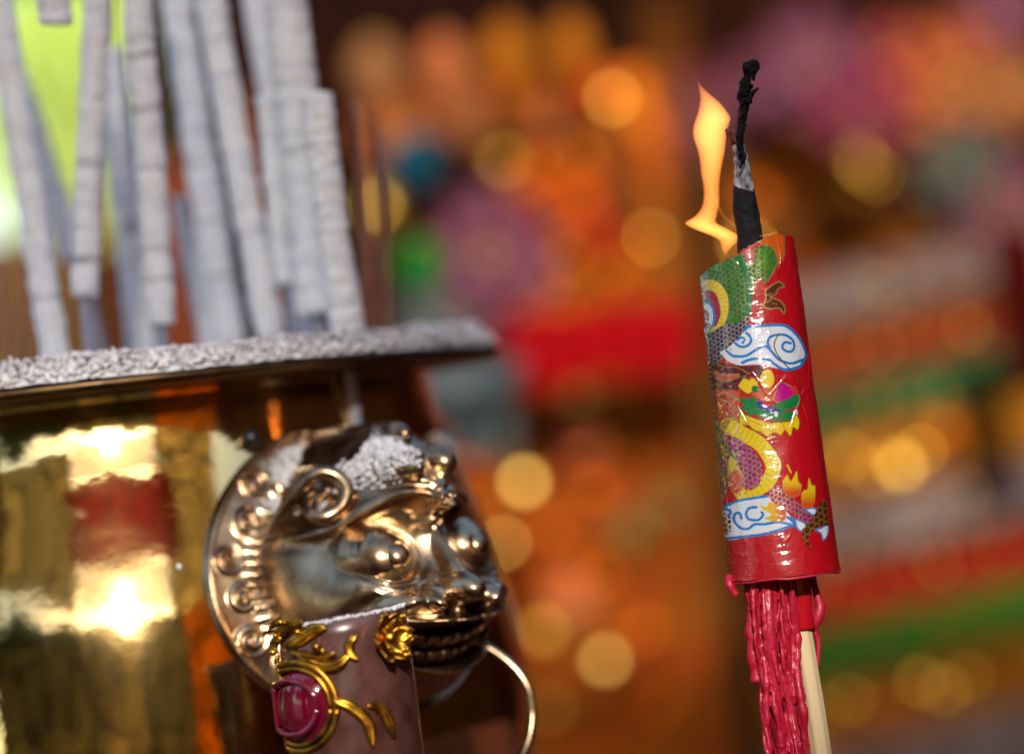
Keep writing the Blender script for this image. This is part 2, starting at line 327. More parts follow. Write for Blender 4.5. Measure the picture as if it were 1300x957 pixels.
    for P in ([(580, 770), (640, 800), (625, 838), (595, 822)], [(695, 830), (730, 822), (772, 808), (768, 858), (742, 888), (728, 852)], [(636, 722), (680, 712), (702, 722), (690, 752)]):
        fill(c3(P), WH, outline=BL, ow=.9, ofoil=0)
    i = fill(c3([(385, 695), (430, 705), (440, 680), (500, 700), (532, 740), (520, 780), (470, 785), (412, 768), (455, 748), (410, 722)]), YE); q = PT[i]
    if len(i): f = np.clip((q[:, 0]-q[:, 0].min())/(q[:, 0].max()-q[:, 0].min())*1.5-.4, 0, 1)[:, None]; C[i, :3] = np.array(YE)*(1-f)+np.array((.60, .09, .01))*f
    i = fill(c3([(618, 832), (660, 790), (700, 740), (720, 690), (742, 668), (766, 690), (776, 760), (784, 802), (750, 812), (702, 822), (662, 860), (652, 888), (672, 924), (632, 902)]), BR); cells(i, 7.5, (.08, .016, .005), (.52, .30, .04), .2, foil=.7)
    i = fill(c3([(100, 770), (235, 760), (242, 800), (235, 850), (100, 870)]), BR); cells(i, 6., (.12, .03, .01), (.70, .62, .60), .3, foil=0)
    # narrow gilt border where the film overlaps at the left
    for k in range(60):
        y = 360+k*6.2; s = -.965; i, _, _ = near(np.array([(888+(y-350)*.0949+2.2, y), (888+(y-350)*.0949+2.4, y+1.2)]), 1.1); C[i, :3] = GOLD; C[i, 3] = .8
    C[:, :3] *= .66
    return C
th = np.concatenate([np.linspace(-R(96), R(96), 400, endpoint=False), np.linspace(R(96), R(264), 60, endpoint=False)])
NT = 720; tt = np.linspace(0, 1, NT)
TH, TT = np.meshgrid(th, tt); S = np.sin(TH)
TOP = top_s(S); TOP = np.where(np.cos(TH) > 0, TOP, TOP*.96+.02*np.sin(TH*3)+.0)
jag = .004*(vnoise(np.stack([TH*14, TH*0, TH*0+5], -1))-.5)+.003*(vnoise(np.stack([TH*60, TH*0, TH*0+9], -1))-.5)
TZ = TT*(TOP+jag); hw = hwid(TZ)
PT = np.array((995.5, 729))+TZ[..., None]*427*AX+(S*hw)[..., None]*BX
CC = paint(PT.reshape(-1, 2))
# small wrinkles and slack of the film
P3 = np.stack([TH*1.5, TH*0, TZ*8], -1)
wr = .00022*fbm(P3*1.6+3, 3)+.00016*fbm(np.stack([TH*5+TZ*9, TH*0, TZ*14-TH*2], -1), 3)
cr = np.abs(fbm(np.stack([TH*2.2+TZ*5, TH*0+3, TZ*7-TH*1.4], -1), 2)); wr += .00028*np.exp(-(cr/.035)**2)*np.clip(fbm(P3*1.1+40, 2)*3+.2, 0, 1)
wr += .0005*np.exp(-((TZ-.0)/.012)**2)*(.4+fbm(np.stack([TH*4, TH*0, TZ*0], -1), 2))
RR = hw*PX+wr
VV = np.stack([B0.x+RR*np.sin(TH), B0.y-RR*np.cos(TH), B0.z+TZ*H], -1).reshape(-1, 3)
wrp = mesh('printed_wrapper', VV, grid_faces(NT, len(th), True), M['wrap'], cdl, col=CC)
wrp['label'] = 'glossy red film printed with dragons and clouds, torn slanted top edge'
# wax core with a dished top
prof = [(0, -.0012), (.012, -.0012), (.0165, -.0006), (.0174, .0006)]+[(hwid(t)*PX-.0006, t*H) for t in np.linspace(.02, .80, 12)]+[(.0146, .82*H), (.011, .805*H), (.006, .80*H), (0, .80*H)]
V, Fc = lathe([(r, B0.z+z) for r, z in prof], B0.x, B0.y, 48); mesh('wax_body', V, Fc, M['wax'], cdl)
# softened wax lip along the base edge
mb = MB(); a = np.linspace(-R(100), R(100), 90)
rad = .0004+.0007*vnoise(np.stack([a*3, a*0, a*0], -1))
P = np.stack([B0.x+.0174*np.sin(a), B0.y-.0174*np.cos(a), B0.z-.0002-.0006*vnoise(np.stack([a*4, a*0, a*0+8], -1))+.0003*a/2], -1)
mb.add(*tube(P, rad, 10))
# drips
def Wp(pts, d0=1.0): return np.array([W(p[0], p[1], d0+(p[2] if len(p) > 2 else 0)) for p in pts])
mb.add(*tube(catmull(Wp([(926, 733, -.004), (926, 741, -.006), (931, 750, -.006), (935, 755, -.006)]), 6), np.linspace(.0016, .0012, 19), 10))
lip = mb.build('wax_lip', M['wax'], cdl)
mb = MB()
for k in range(60):
    x = 953+k % 30*1.8+random.uniform(-1.5, 1.5); dp = (-.006 if k < 30 else .000)+random.uniform(-.003, .003)
    x1 = x+random.uniform(-2, 3)+17; pts = []
    ylen = random.choice((868, 900, 965, 990, 990)) if k > 1 else 990
    w0 = random.uniform(.0005, .0011)
    for y in np.arange(722, ylen, 9.):
        f = (y-722)/200; pts.append((x+(x1-x)*f+2.6*math.sin(y/19+k*1.7)*f**.4+random.uniform(-.5, .5), y, dp+.002*math.sin(y/27+k)))
    P = catmull(Wp(pts), 4); s = np.arange(len(P)); rad = w0*(.60+.85*vnoise(np.stack([s/5+k*9, s*0, s*0], -1))); rad[-6:] *= np.linspace(1.3, .5, 6)
    mb.add(*tube(P, rad, 10))
for P, r_ in [([(952, 728), (953, 745), (956, 765), (958, 778)], .0019), ([(957, 770), (955, 800), (957, 818), (959, 850), (963, 864)], .0021), ([(966, 820), (962, 850), (965, 862)], .0019), ([(975, 730, -.008), (977, 790, -.01), (983, 860, -.008), (994, 960, -.006)], .0016), ([(990, 728, -.006), (996, 800, -.006), (1004, 900, -.006), (1012, 990, -.004)], .0015)]:
    Q = catmull(Wp([(p[0], p[1], (p[2] if len(p) > 2 else -.004)) for p in P]), 8); s = np.arange(len(Q)); mb.add(*tube(Q, r_*(.8+.5*vnoise(np.stack([s/5+r_*999, s*0, s*0], -1))), 12))
drip = mb.build('melted_wax', M['wax'], cdl); drip['label'] = 'ropes of pinkish red melted wax hanging under the candle'
md = drip.modifiers.new('r', 'REMESH'); md.mode = 'VOXEL'; md.voxel_size = .00027; md.use_smooth_shade = True
md = drip.modifiers.new('s', 'SMOOTH'); md.iterations = 3
tx_ = bpy.data.textures.new('wax_noise', 'CLOUDS'); tx_.noise_scale = .0022; tx_.noise_depth = 3
md = drip.modifiers.new('d', 'DISPLACE'); md.texture = tx_; md.texture_coords = 'LOCAL'; md.strength = .0004; md.mid_level = .5
Q = catmull(Wp([(1029, 722, .004), (1033, 740, .003), (1037, 755, .002), (1041, 770, .002), (1038, 783, .002), (1033, 797, .002), (1037, 808, .002), (1039, 818, .002), (1038, 838, .002), (1037, 846, .002)]), 6)
s = np.linspace(0, 1, len(Q)); mesh('wax_drip', *tube(Q, .0012+.0010*np.exp(-((s-.42)/.14)**2)-.0004*s, 12), M['wax'], cdl)
Q = catmull(Wp([(1011, 722), (1012, 735), (1016, 768), (1019.5, 798.5)]), 8); mesh('stick_sleeve', *tube(Q, .0041, 28), M['sleeve'], cdl)
# bamboo stick, split section (flattened front)
P = catmull(Wp([(1014, 780), (1017, 799), (1028, 866), (1043, 960), (1120, 1480)]), 4)
V, Fc = tube(P, .0036, 7); mesh('bamboo_stick', V, Fc, M['bamboo'], cdl, smooth=False).modifiers.new('b', 'BEVEL').width = .0004
# charred core of the wick
c1 = lambda x, y, d=0: (840+x/3.544, 60+y/3.544, d)
def loft(levels, name, m, d0=0, flat=.9, parent=cdl, noise=.0004, seg=20, sub=5, lens=False):
    """levels: (y, xl, xr) in crop units; rings lie across the picture plane's horizontal"""
    L = catmull(np.array(levels, float), sub)
    if lens: mid_ = (L[:, 1]+L[:, 2])/2; hh_ = (L[:, 2]-L[:, 1])/2; hh_ = hh_+np.clip((L[:, 0]-240)/80, 0, 1)*np.clip((900-L[:, 0])/60, 0, 1)*5; L[:, 1] = mid_-hh_; L[:, 2] = mid_+hh_
    a_ = np.linspace(0, 2*np.pi, seg, endpoint=False); V = []
    for y, xl, xr in L:
        c = W(*c1((xl+xr)/2, y)[:2], 1.0+d0); h = max((xr-xl)/2, .3)/3.544*PX
        for t in a_: V.append(c+rr*(h*math.cos(t))+fwd*(h*flat*math.sin(t)*(abs(math.sin(t))**.35 if lens else 1)))
    V = np.array([tuple(v) for v in V]); Fc = [tuple(f)[::-1] for f in grid_faces(len(L), seg, True)]; n_ = len(L)
    Fc += [tuple(range(seg)), tuple((n_-1)*seg+i for i in range(seg))[::-1]]
    if noise: V = V+(np.stack([fbm(V*900+k*11, 3) for k in range(3)], -1))*noise
    return mesh(name, V, Fc, m, parent)
loft([(1010, 345, 480), (915, 342, 468), (860, 340, 455), (780, 328, 444), (720, 320, 433), (660, 322, 420), (622, 325, 414)], 'charred_wick_core', M['char'], noise=.0005)
loft([(650, 334, 416), (610, 325, 411), (560, 328, 402), (510, 324, 392), (460, 318, 378), (438, 320, 372)], 'ash_sleeve', M['charash'], d0=-.0004, noise=.0006)
loft([(446, 318, 366), (410, 306, 362), (380, 300, 352), (360, 296, 348), (352, 300, 345)], 'scorched_tip', M['ember'], noise=.0006)
# scorched curl on the left rim
mesh('scorched_curl', *tube(Wp([c1(322, 438, -.002), c1(308, 412, -.003), c1(300, 385, -.003), c1(295, 366, -.003)]), .0009, 8, .5), M['ember'], cdl)
mb = MB()
P = catmull(Wp([c1(360, 520, -.006), c1(353, 450, -.006), c1(352, 400, -.004), c1(358, 350), c1(364, 300), c1(374, 255), c1(374, 215), c1(377, 170), c1(383, 130), c1(387, 95), c1(388, 78)]), 8)
s = np.linspace(0, 1, len(P)); rad = np.interp(s, [0, .2, .45, .6, .68, .8, .9, 1], [.0007, .0011, .0015, .0016, .0021, .0012, .0017, .0009])
V, Fc = tube(P, rad, 14); V = V+np.stack([fbm(V*1100+k*5, 4) for k in range(3)], -1)*.0012; mb.add(V, Fc)
for pts, r_ in [([(388, 250), (398, 222), (412, 203), (436, 187)], (.0013, .0004)), ([(372, 240), (352, 235), (338, 222)], (.0014, .0003)), ([(366, 205), (352, 215), (345, 228)], (.0015, .0006)), ([(385, 100), (398, 78), (418, 74), (424, 92), (412, 104), (398, 100)], (.0013, .0012)),
                ([(380, 95), (378, 80), (388, 73)], (.0012, .0007)), ([(404, 100), (410, 125), (414, 152)], (.0014, .0004)), ([(352, 470), (372, 492), (362, 520), (356, 545)], (.0010, .0004))]:
    P = catmull(Wp([c1(x, y, -.002 if y < 300 else -.0075) for x, y in pts]), 6); V, Fc = tube(P, np.linspace(*r_, len(P)), 8); V = V+np.stack([fbm(V*900+k*5, 2) for k in range(3)], -1)*.0005; mb.add(V, Fc)
wk = mb.build('wick', M['char'], cdl); wk['label'] = 'thin twisted black wick with a hooked tip'
# flame: thin sheet of glowing gas
M['flame'] = volmat('flame_gas', (1.0, .30, .06), 205)
fl = [(150, 160, 162), (170, 163, 176), (200, 168, 205), (225, 172, 234), (250, 172, 262), (290, 166, 292), (320, 158, 306), (345, 150, 300), (380, 144, 290), (420, 150, 286), (470, 167, 280), (520, 176, 270), (570, 181, 261), (620, 190, 256), (660, 193, 256), (700, 189, 256), (730, 178, 250), (760, 153, 244), (780, 122, 240), (792, 108, 246), (803, 120, 262), (815, 142, 286), (828, 172, 312), (842, 210, 334), (856, 240, 342), (868, 258, 342), (880, 264, 336), (895, 267, 322), (910, 269, 308), (925, 276, 298), (942, 286, 289)]
flame = loft(fl, 'flame', M['flame'], d0=.003, flat=.62, noise=0, seg=40, sub=5, lens=True); flame['label'] = 'orange flame leaning left of the wick, forked at its foot'
def tongue(pts, rads, flat=.5):
    P = catmull(Wp([c1(x, y, -.004) for x, y in pts]), 8); rad = np.interp(np.linspace(0, 1, len(P)), np.linspace(0, 1, len(rads)), rads)/3.544*PX
    o = mesh('flame_tongue', *tube(P, rad, 20, flat), M['flame'], flame)
tongue([(212, 590), (225, 640), (248, 700), (280, 762), (332, 806)], (2, 5, 7, 6, 4), .5)
tongue([(440, 850), (492, 842), (515, 832), (505, 815)], (4, 6, 6, 1), .9)

# ================================================================== INCENSE URN
AXW = W(150, 478, 1.178); UX, UY = AXW.x, AXW.y
RZ = W(150, 479, 1.033).z
urn = thing('incense_urn', (UX, UY, RZ-.28), 'polished brass incense urn with flat flange rim and lion mask, filled with ash', 'urn')
ctl = [(.1170, -.0050), (.1171, -.0080), (.1186, -.017), (.1208, -.027), (.1240, -.038), (.1285, -.051), (.1340, -.068), (.1388, -.088), (.1418, -.110), (.1430, -.126), (.1425, -.14), (.138, -.165), (.127, -.192), (.108, -.217), (.088, -.236), (.084, -.246), (.092, -.262), (.100, -.276), (.100, -.28)]
pc = catmull(np.array(ctl), 10)
def bowlR(z): return np.interp(-np.asarray(z), -pc[:, 1], pc[:, 0])
fl_ = [(.118, -.0012), (.1436, -.0004), (.1450, -.0001), (.1455, -.0008), (.1455, -.0022), (.1448, -.0030), (.134, -.0036), (.124, -.0042), (.1192, -.0046), (.1170, -.0048)]
M['darkbrass'] = mat('dark_brass', (.13, .075, .035), .34, 1, var=(.05, .028, .015), vscale=60, rvar=.2)  # dark brass: tarnish and the flange's dark reflection put into the colour
V, Fc = lathe([(r, RZ+z) for r, z in fl_], UX, UY, 384); mesh('flange_rim', V, Fc, M['darkbrass'], urn)
prof = [tuple(p) for p in pc]+[(0, -.28)]
V, Fc = lathe([(r, RZ+z) for r, z in prof], UX, UY, 384); mesh('body', V, Fc, M['brass'], urn)
# frame on the surface for the mask
PHI = R(41.3); ZC = -.0740; PHN = R(36)
nrm = np.array((math.sin(PHN), -math.cos(PHN), 0)); C0 = np.array((UX, UY, RZ+ZC))
def mpos(u, v, w):
    u, v, w = (np.asarray(a, float)/100 for a in (u, v, w)); w = w*1.12; z = ZC+v; r = bowlR(z)
    a = PHI+u/.137
    return np.stack([UX+r*np.sin(a)+w*nrm[0], UY-r*np.cos(a)+w*nrm[1], RZ+z], -1)
def smax(a, b, k=.25):
    h = np.clip(.5+.5*(a-b)/k, 0, 1); return b*(1-h)+a*h+k*h*(1-h)
def dome(u, v, cu, cv, ru, rv, base, hgt):
    q = ((u-cu)/ru)**2+((v-cv)/rv)**2; return np.where(q < 1.6, base+hgt*np.sqrt(np.clip(1-q, 0, 1))-.9*np.clip(q-1, 0, 9), -9)
def g(u, v, cu, cv, su, sv): return np.exp(-((u-cu)/su)**2-((v-cv)/sv)**2)
def pdist(u, v, P):
    P = catmull(np.array(P, float), 6); best = np.full(u.shape, 9.); arc = np.zeros(u.shape); side = np.zeros(u.shape); acc = 0
    for a, b in zip(P[:-1], P[1:]):
        ab = b-a; L = math.hypot(*ab)+1e-9; t = np.clip(((u-a[0])*ab[0]+(v-a[1])*ab[1])/L**2, 0, 1)
        dx, dy = u-a[0]-t*ab[0], v-a[1]-t*ab[1]; d = np.hypot(dx, dy); m = d < best
        best = np.where(m, d, best); arc = np.where(m, acc+t*L, arc); side = np.where(m, np.sign(ab[0]*dy-ab[1]*dx), side); acc += L
    return best, arc, side
RU, RV = 6.1, 5.25
def lion(u, v):
    q = np.hypot(u/RU, v/RV); a = np.abs(u)
    Hh = .16+.10*(1-q)+.16*np.exp(-((q-.975)/.018)**2)
    # curls on the backing plate
    ang = np.arctan2(v/RV, u/RU)
    for k in range(20):
        t0 = 2*math.pi*k/20+.1; rr_ = .865 if k % 2 else .80; cu, cv = RU*rr_*math.cos(t0), RV*rr_*math.sin(t0); d = np.hypot(u-cu, v-cv)
        sp = np.cos(np.arctan2(v-cv, u-cu)*(1 if k % 2 else -1)-d*15.5+k)
        Hh = Hh+np.clip(1-(d/.62)**4, 0, 1)*(.07+.085*sp)
    # flowing hair between curls and head
    hr = np.exp(-((q-.69)/.07)**2); Hh = Hh+hr*(.12+.06*np.cos(ang*64+8*q))
    wf = 4.15-1.75*np.clip((v-.8)/3.8, 0, 1)**1.3; rho = np.hypot(u/wf, (v-.05)/4.95); head = 4.65*np.clip(1-rho**2.6, 0, 1)**.6; head = np.where(rho < 1, head, 0)
    Hd = head
    Hd = Hd-1.25*g(a, v, 1.75, .75, 1.15, 1.0)                    # deep sockets
    Hd = Hd+.85*g(a, v, 2.5, -.85, 1.35, 1.1)                    # cheeks
    d, arc, sd = pdist(a, v, [(.25, 2.05), (.8, 2.42), (1.5, 2.42), (2.4, 2.0), (3.2, 1.6), (4.1, 1.45)])
    sm = lambda w_: np.clip(.5+sd*d/w_, 0, 1)
    Hd = Hd+.85*np.exp(-(d/.26)**2)+.60*np.exp(-((d-.50)/.42)**2)*sm(.3)
    band = np.exp(-((d-.80)/.42)**4)*sm(.3); Hd = Hd+band*(.22+.06*np.cos(arc*17)*np.cos(d*14)*np.clip((a-.6)/.5, 0, 1))
    Hd = Hd+.14*np.exp(-((d-1.36)/.10)**2)*sm(.3)
    Hd = smax(Hd, dome(a, v, 1.85, .55, 1.06, .92, 3.80, .85), .12)
    Hd = Hd+.13*np.exp(-((np.hypot((a-1.85)/1.2, (v-.55)/1.02)-.9)/.07)**2)   # eyelid rim
    Hd = smax(Hd, dome(a, v, 1.78, .50, .48, .46, 4.45, .40), .05)
    for k, off in enumerate((1.12, 1.30)): Hd = Hd+.09*np.exp(-((np.hypot((a-1.85)/1.2, (v-.55)/1.08)-off)/.07)**2)*np.clip((.35-v)/.6, 0, 1)*np.clip((2.9-a)/.8, 0, 1)
    # frown rolls between the brows
    Hd = Hd+np.exp(-(u/.55)**4)*np.exp(-((v-1.9)/.62)**4)*(.35+.09*np.cos((v+.3*a)*16))
    # nose
    t = np.clip((1.5-v)/2.2, 0, 1); br = 4.35+1.35*t+.15*np.sin(t*3.1); Hd = smax(Hd, br-1.9*(np.clip(a/(.36+.30*t), 0, 3))**2-4*np.clip(-.85-v, 0, 9)-3*np.clip(v-1.65, 0, 9), .16)
    Hd = smax(Hd, dome(u, v, 0, -.78, .66, .58, 4.9, 1.10), .15); Hd = smax(Hd, dome(a, v, .98, -.98, .62, .54, 4.25, 1.10), .10)
    Hd = Hd-.75*g(a, v, .52, -1.42, .22, .16)
    d, arc, sd = pdist(a, v, [(1.0, -1.62), (1.7, -1.05), (2.5, -1.35), (3.0, -2.1), (3.05, -3.1)]); Hd = Hd+.30*np.exp(-(d/.30)**2)*np.clip((3.0-a)/1.0, 0, 1)-.22*np.exp(-((d-.5)/.24)**2)*np.clip(.5+sd*d/.3, 0, 1)
    d, arc, sd = pdist(a, v, [(3.1, -.2), (3.5, -1.1), (3.5, -2.4)]); Hd = Hd+.22*np.exp(-(d/.28)**2)
    # mouth: thick upper lip, dark cavity, two rows of teeth
    vc = -2.72+.085*a**2; qm = np.hypot(u/2.65, (v-vc)/.74); lip = .50*np.exp(-((qm-1.18)/.16)**2)*np.clip((2.9-a)/1.2, 0, 1); cav = 1.7*np.clip((1.0-qm)/.20, 0, 1)**.8*np.clip((3.1-a)/1.3, 0, 1)
    Hd = Hd+.35*g(u, v, 0, -2.0, 2.0, .9)
    face = Hd.copy(); Hd = Hd+lip-cav
    for row, hh in ((.22, 1), (-.32, .9)):
        tv = (v-vc-row)/.27; tu = np.abs(np.sin(np.pi*(u+(0 if row > 0 else .22))/.50)); tooth = np.clip(1-tv**4, 0, 1)*(.30+.70*np.clip(tu*1.8, 0, 1))
        Hd = np.where((np.abs(tv) < 1) & (qm < 1.0), np.maximum(Hd, face-1.35+1.05*tooth*hh), Hd)
    Hd = Hd+.55*g(u, v, 0, -4.0, 1.1, .35)
    # knobs of the crown
    Hd = Hd+.9*g(u, v, 0, 3.1, 1.6, .9)
    Hd = smax(Hd, np.minimum(5.2, 5.9-1.55*np.hypot(np.clip(a-.5, 0, 9), (v-3.3)*.95)), .5)
    Hd = smax(Hd, dome(a, v, .78, 3.45, .66, .60, 4.95, .85), .35)
    Hd = smax(Hd, dome(u, v, 0, 4.50, .48, .46, 4.0, .85), .25)
    out = np.where(rho < 1.0, smax(Hh, Hd, .2), Hh)
    return out
n = 620; uv = np.linspace(-1, 1, n); Ug, Vg = np.meshgrid(uv, uv)
# square -> disc mapping keeps a clean round outline
xd = Ug*np.sqrt(1-Vg**2/2); yd = Vg*np.sqrt(1-Ug**2/2)
u_, v_ = xd*RU, yd*RV; wv = lion(u_, v_)
edge = np.hypot(xd, yd); wv = np.where(edge > .992, -.02, wv)
lm = mesh('lion_mask', mpos(u_, v_, wv).reshape(-1, 3), grid_faces(n, n), M['mask'], urn); lm['label'] = 'cast lion face with bulging eyes on a round curled plate'
def to_px(p):
    p = Vector(p)-CAM; d = p.dot(fwd); return np.array((650+p.dot(rr)/d*F, 478.5-p.dot(uu)/d*F))
def mask_uv(px, py, w):
    q = np.array((0., 0.)); t = np.array((px, py), float)
    for _ in range(12):
        f = to_px(mpos(q[0], q[1], w))-t; J = np.stack([(to_px(mpos(q[0]+.01, q[1], w))-f-t)/.01, (to_px(mpos(q[0], q[1]+.01, w))-f-t)/.01], 1); q = q-np.linalg.solve(J, f)
    return q
ear_px = [(346, 662, .5), (358, 648, .9), (375, 628, 1.5), (392, 609, 2.0), (410, 600, 2.3), (430, 606, 2.5), (441, 624, 2.6), (434, 644, 2.5), (414, 656, 2.3), (397, 654, 2.0), (396, 640, 1.8), (408, 626, 1.8), (414, 622, 1.7)]
euv = np.array([(*mask_uv(x, y, w), w) for x, y, w in [(a_, b_, c_+.9) for a_, b_, c_ in ear_px]])
for sgn in (1, -1):
    P = catmull(euv*np.array((sgn, 1, 1)), 8); s = np.linspace(0, 1, len(P)); mesh('ear', *tube(mpos(P[:, 0], P[:, 1], P[:, 2]), np.interp(s, [0, .15, .55, .8, 1], [.0012, .0024, .0027, .0022, .0012]), 14), M['mask'], lm)
    V, Fc = ball(mpos(sgn*euv[4:9, 0].mean(), euv[4:9, 1].mean(), 1.9), .0068, 12, 18, (1, 1, 1)); mesh('ear_cup', V, Fc, M['mask'], lm)
RC = (2.95, -4.9, 2.8, 4.3, 2.3); a = np.linspace(0, 2*np.pi, 90); P = mpos(RC[0]*np.sin(a)-.12, RC[1]+RC[2]*np.cos(a), RC[3]-RC[4]*np.clip(np.cos(a), 0, 1)**2); mesh('handle_ring', *tube(P, .00165, 12), M['mask'], lm)
for k, (sx_, sy_, sr_) in enumerate([(227, 720, .0010), (88, 790, .0005)]):
    d_ = (W(sx_, sy_, 1)-CAM).normalized(); t_ = .9
    for _ in range(900):
        q_ = CAM+d_*t_
        if math.hypot(q_.x-UX, q_.y-UY) < bowlR(q_.z-RZ): break
        t_ += .0005
    mesh('wax_speck', *ball(q_, sr_, 6, 9, (1, .6, 1.3)), M['ashcol'], urn)
V, Fc = ball(mpos(-3.25, 4.95, .15), .0034, 12, 20); mesh('rivet', V, Fc, M['rivet'], urn)

# ================================================================== ASH
def hump(P, a): return .0038*np.clip(fbm(np.asarray(P)*22, 2)+.25, 0, 1)+.0016*np.clip(np.asarray(a)-.75, 0, .7)
def disc_ash():
    nr, na = 150, 1500; rr_ = np.linspace(.02, .1438, nr); aa = np.linspace(0, 2*np.pi, na, endpoint=False)
    Rr, Aa = np.meshgrid(rr_, aa, indexing='ij'); X = UX+Rr*np.sin(Aa); Y = UY-Rr*np.cos(Aa)
    P = np.stack([X, Y, X*0], -1); e = np.clip((.1446-Rr)/.009, 0, 1)**.75
    z = .0046+.0020*fbm(P*45, 3)+.0048*np.clip(fbm(P*190, 4)+.1, 0, 1)+.0022*np.clip((.138-Rr)/.05, 0, 1)+.0024*np.clip(np.sin(Aa-.9), 0, 1)*np.clip((.135-Rr)/.02, 0, 1)
    z = (z+hump(P, np.where(Aa > np.pi, Aa-2*np.pi, Aa)))*e-.0004
    c = .60+.22*fbm(P*420, 3); c = np.clip(c, .06, .8); col = np.stack([c, c*.97, c*.985, c*0+1], -1)
    return np.stack([X, Y, RZ+z], -1).reshape(-1, 3), grid_faces(nr, na, True), col.reshape(-1, 4)
V, Fc, Ca = disc_ash(); mb = MB(); mb.V.append(V); mb.F += [tuple(f) for f in Fc]; mb.n = len(V); mb.C.append(Ca)
def chunk(c, s, col):
    V, Fc = ball((0, 0, 0), 1, 4, 6, (1, random.uniform(.4, 1), random.uniform(.3, .8))); V = V*(.7+.6*rng.random((len(V), 1)))
    m = Matrix.Rotation(random.uniform(0, 6.28), 3, Vector((random.uniform(-1, 1), random.uniform(-1, 1), random.uniform(-1, 1))).normalized()); return V@np.array(m).T*s+np.array(c), Fc, col
for k in range(9500):
    a = random.uniform(-1.5, 1.75) if k < 8000 else random.uniform(0, 6.28); r = .1446-abs(random.gauss(0, .011)); s = random.choice((.0004, .0005, .0006, .0008, .0010, .0015 if random.random() < .5 else .0007))
    b = random.choice((.74, .70, .66, .62, .56, .70, .64, .66, .5, .6, .68, .62, .22 if random.random() < .6 else .04)); 
    if b < .1: s *= 1.0
    z = RZ+.0010+(.0058+hump(np.array((UX+r*math.sin(a), UY-r*math.cos(a), 0)), a))*min(1, max(0, (.1450-r)/.009))**.75+random.uniform(-.0006, .0012)
    V, Fc, c = chunk((UX+r*math.sin(a), UY-r*math.cos(a), z), s, (b, b*.94, b*.95, 1)); mb.add(V, Fc, c)
for k in range(40):   # short curled ash rods
    a = random.uniform(-1.2, 1.75); r = .140-abs(random.gauss(0, .015)); p = np.array((UX+r*math.sin(a), UY-r*math.cos(a), RZ+.006+random.uniform(0, .002))); d = np.array([random.uniform(-1, 1), random.uniform(-1, 1), random.uniform(-.3, .5)])*.004
    b = random.uniform(.45, .8); V, Fc = tube(np.array([p-d*.7, p+np.array((0, 0, .0004)), p+d*.7]), .0005, 6); mb.add(V, Fc, (b, b, b*1.02, 1))
o = mb.build('incense_ash', M['ash'], None, useC=True, loc=(UX, UY, RZ))
tag(o, 'pale speckled ash heaped to the rim of the brass urn', 'ash', kind='stuff')
# ash that fell on the lion mask
def clump(spots, label):
    """spots: photo px on the mask, spread px, count - laid on the relief itself"""
    mb = MB()
    for (px, py, sx, nn) in spots:
        for w in np.arange(6.4, .2, -.1):
            q = mask_uv(px, py, w)
            if float(lion(np.array([q[0]]), np.array([q[1]]))[0]) >= w: break
        for k in range(int(nn*2.4)):
            u_, v_ = q[0]+random.gauss(0, sx), q[1]+random.gauss(0, sx*.6); w_ = float(lion(np.array([u_]), np.array([v_]))[0]); w_ = min(w_, w+1.2)
            c = mpos(u_, v_, w_+random.uniform(-.02, .16)); b_ = random.uniform(.3, .58)
            V, Fc = ball((0, 0, 0), 1, 5, 7); V = V*(1+.5*fbm(V*2+k, 2)[:, None])*random.choice((.0003, .0004, .0005, .0006, .0008, .0012))*np.array((1, 1, .7))+c; mb.add(V, Fc, (b_, b_*.99, b_*1.04, 1))
    o = mb.build('fallen_ash', M['ash'], None, useC=True); return tag(o, label, 'ash', None, 'stuff')
clump([(372, 640, .25, 90), (400, 600, .3, 150), (425, 590, .35, 170), (447, 580, .35, 190), (468, 572, .35, 190), (482, 566, .3, 150), (455, 600, .4, 160), (490, 585, .25, 90)], 'fluffy pale ash lying between the curled ear and the crown knob')
clump([(588, 562, .3, 130), (602, 568, .3, 130), (560, 558, .15, 50)], 'pale ash lying on the far side of the crown knob')

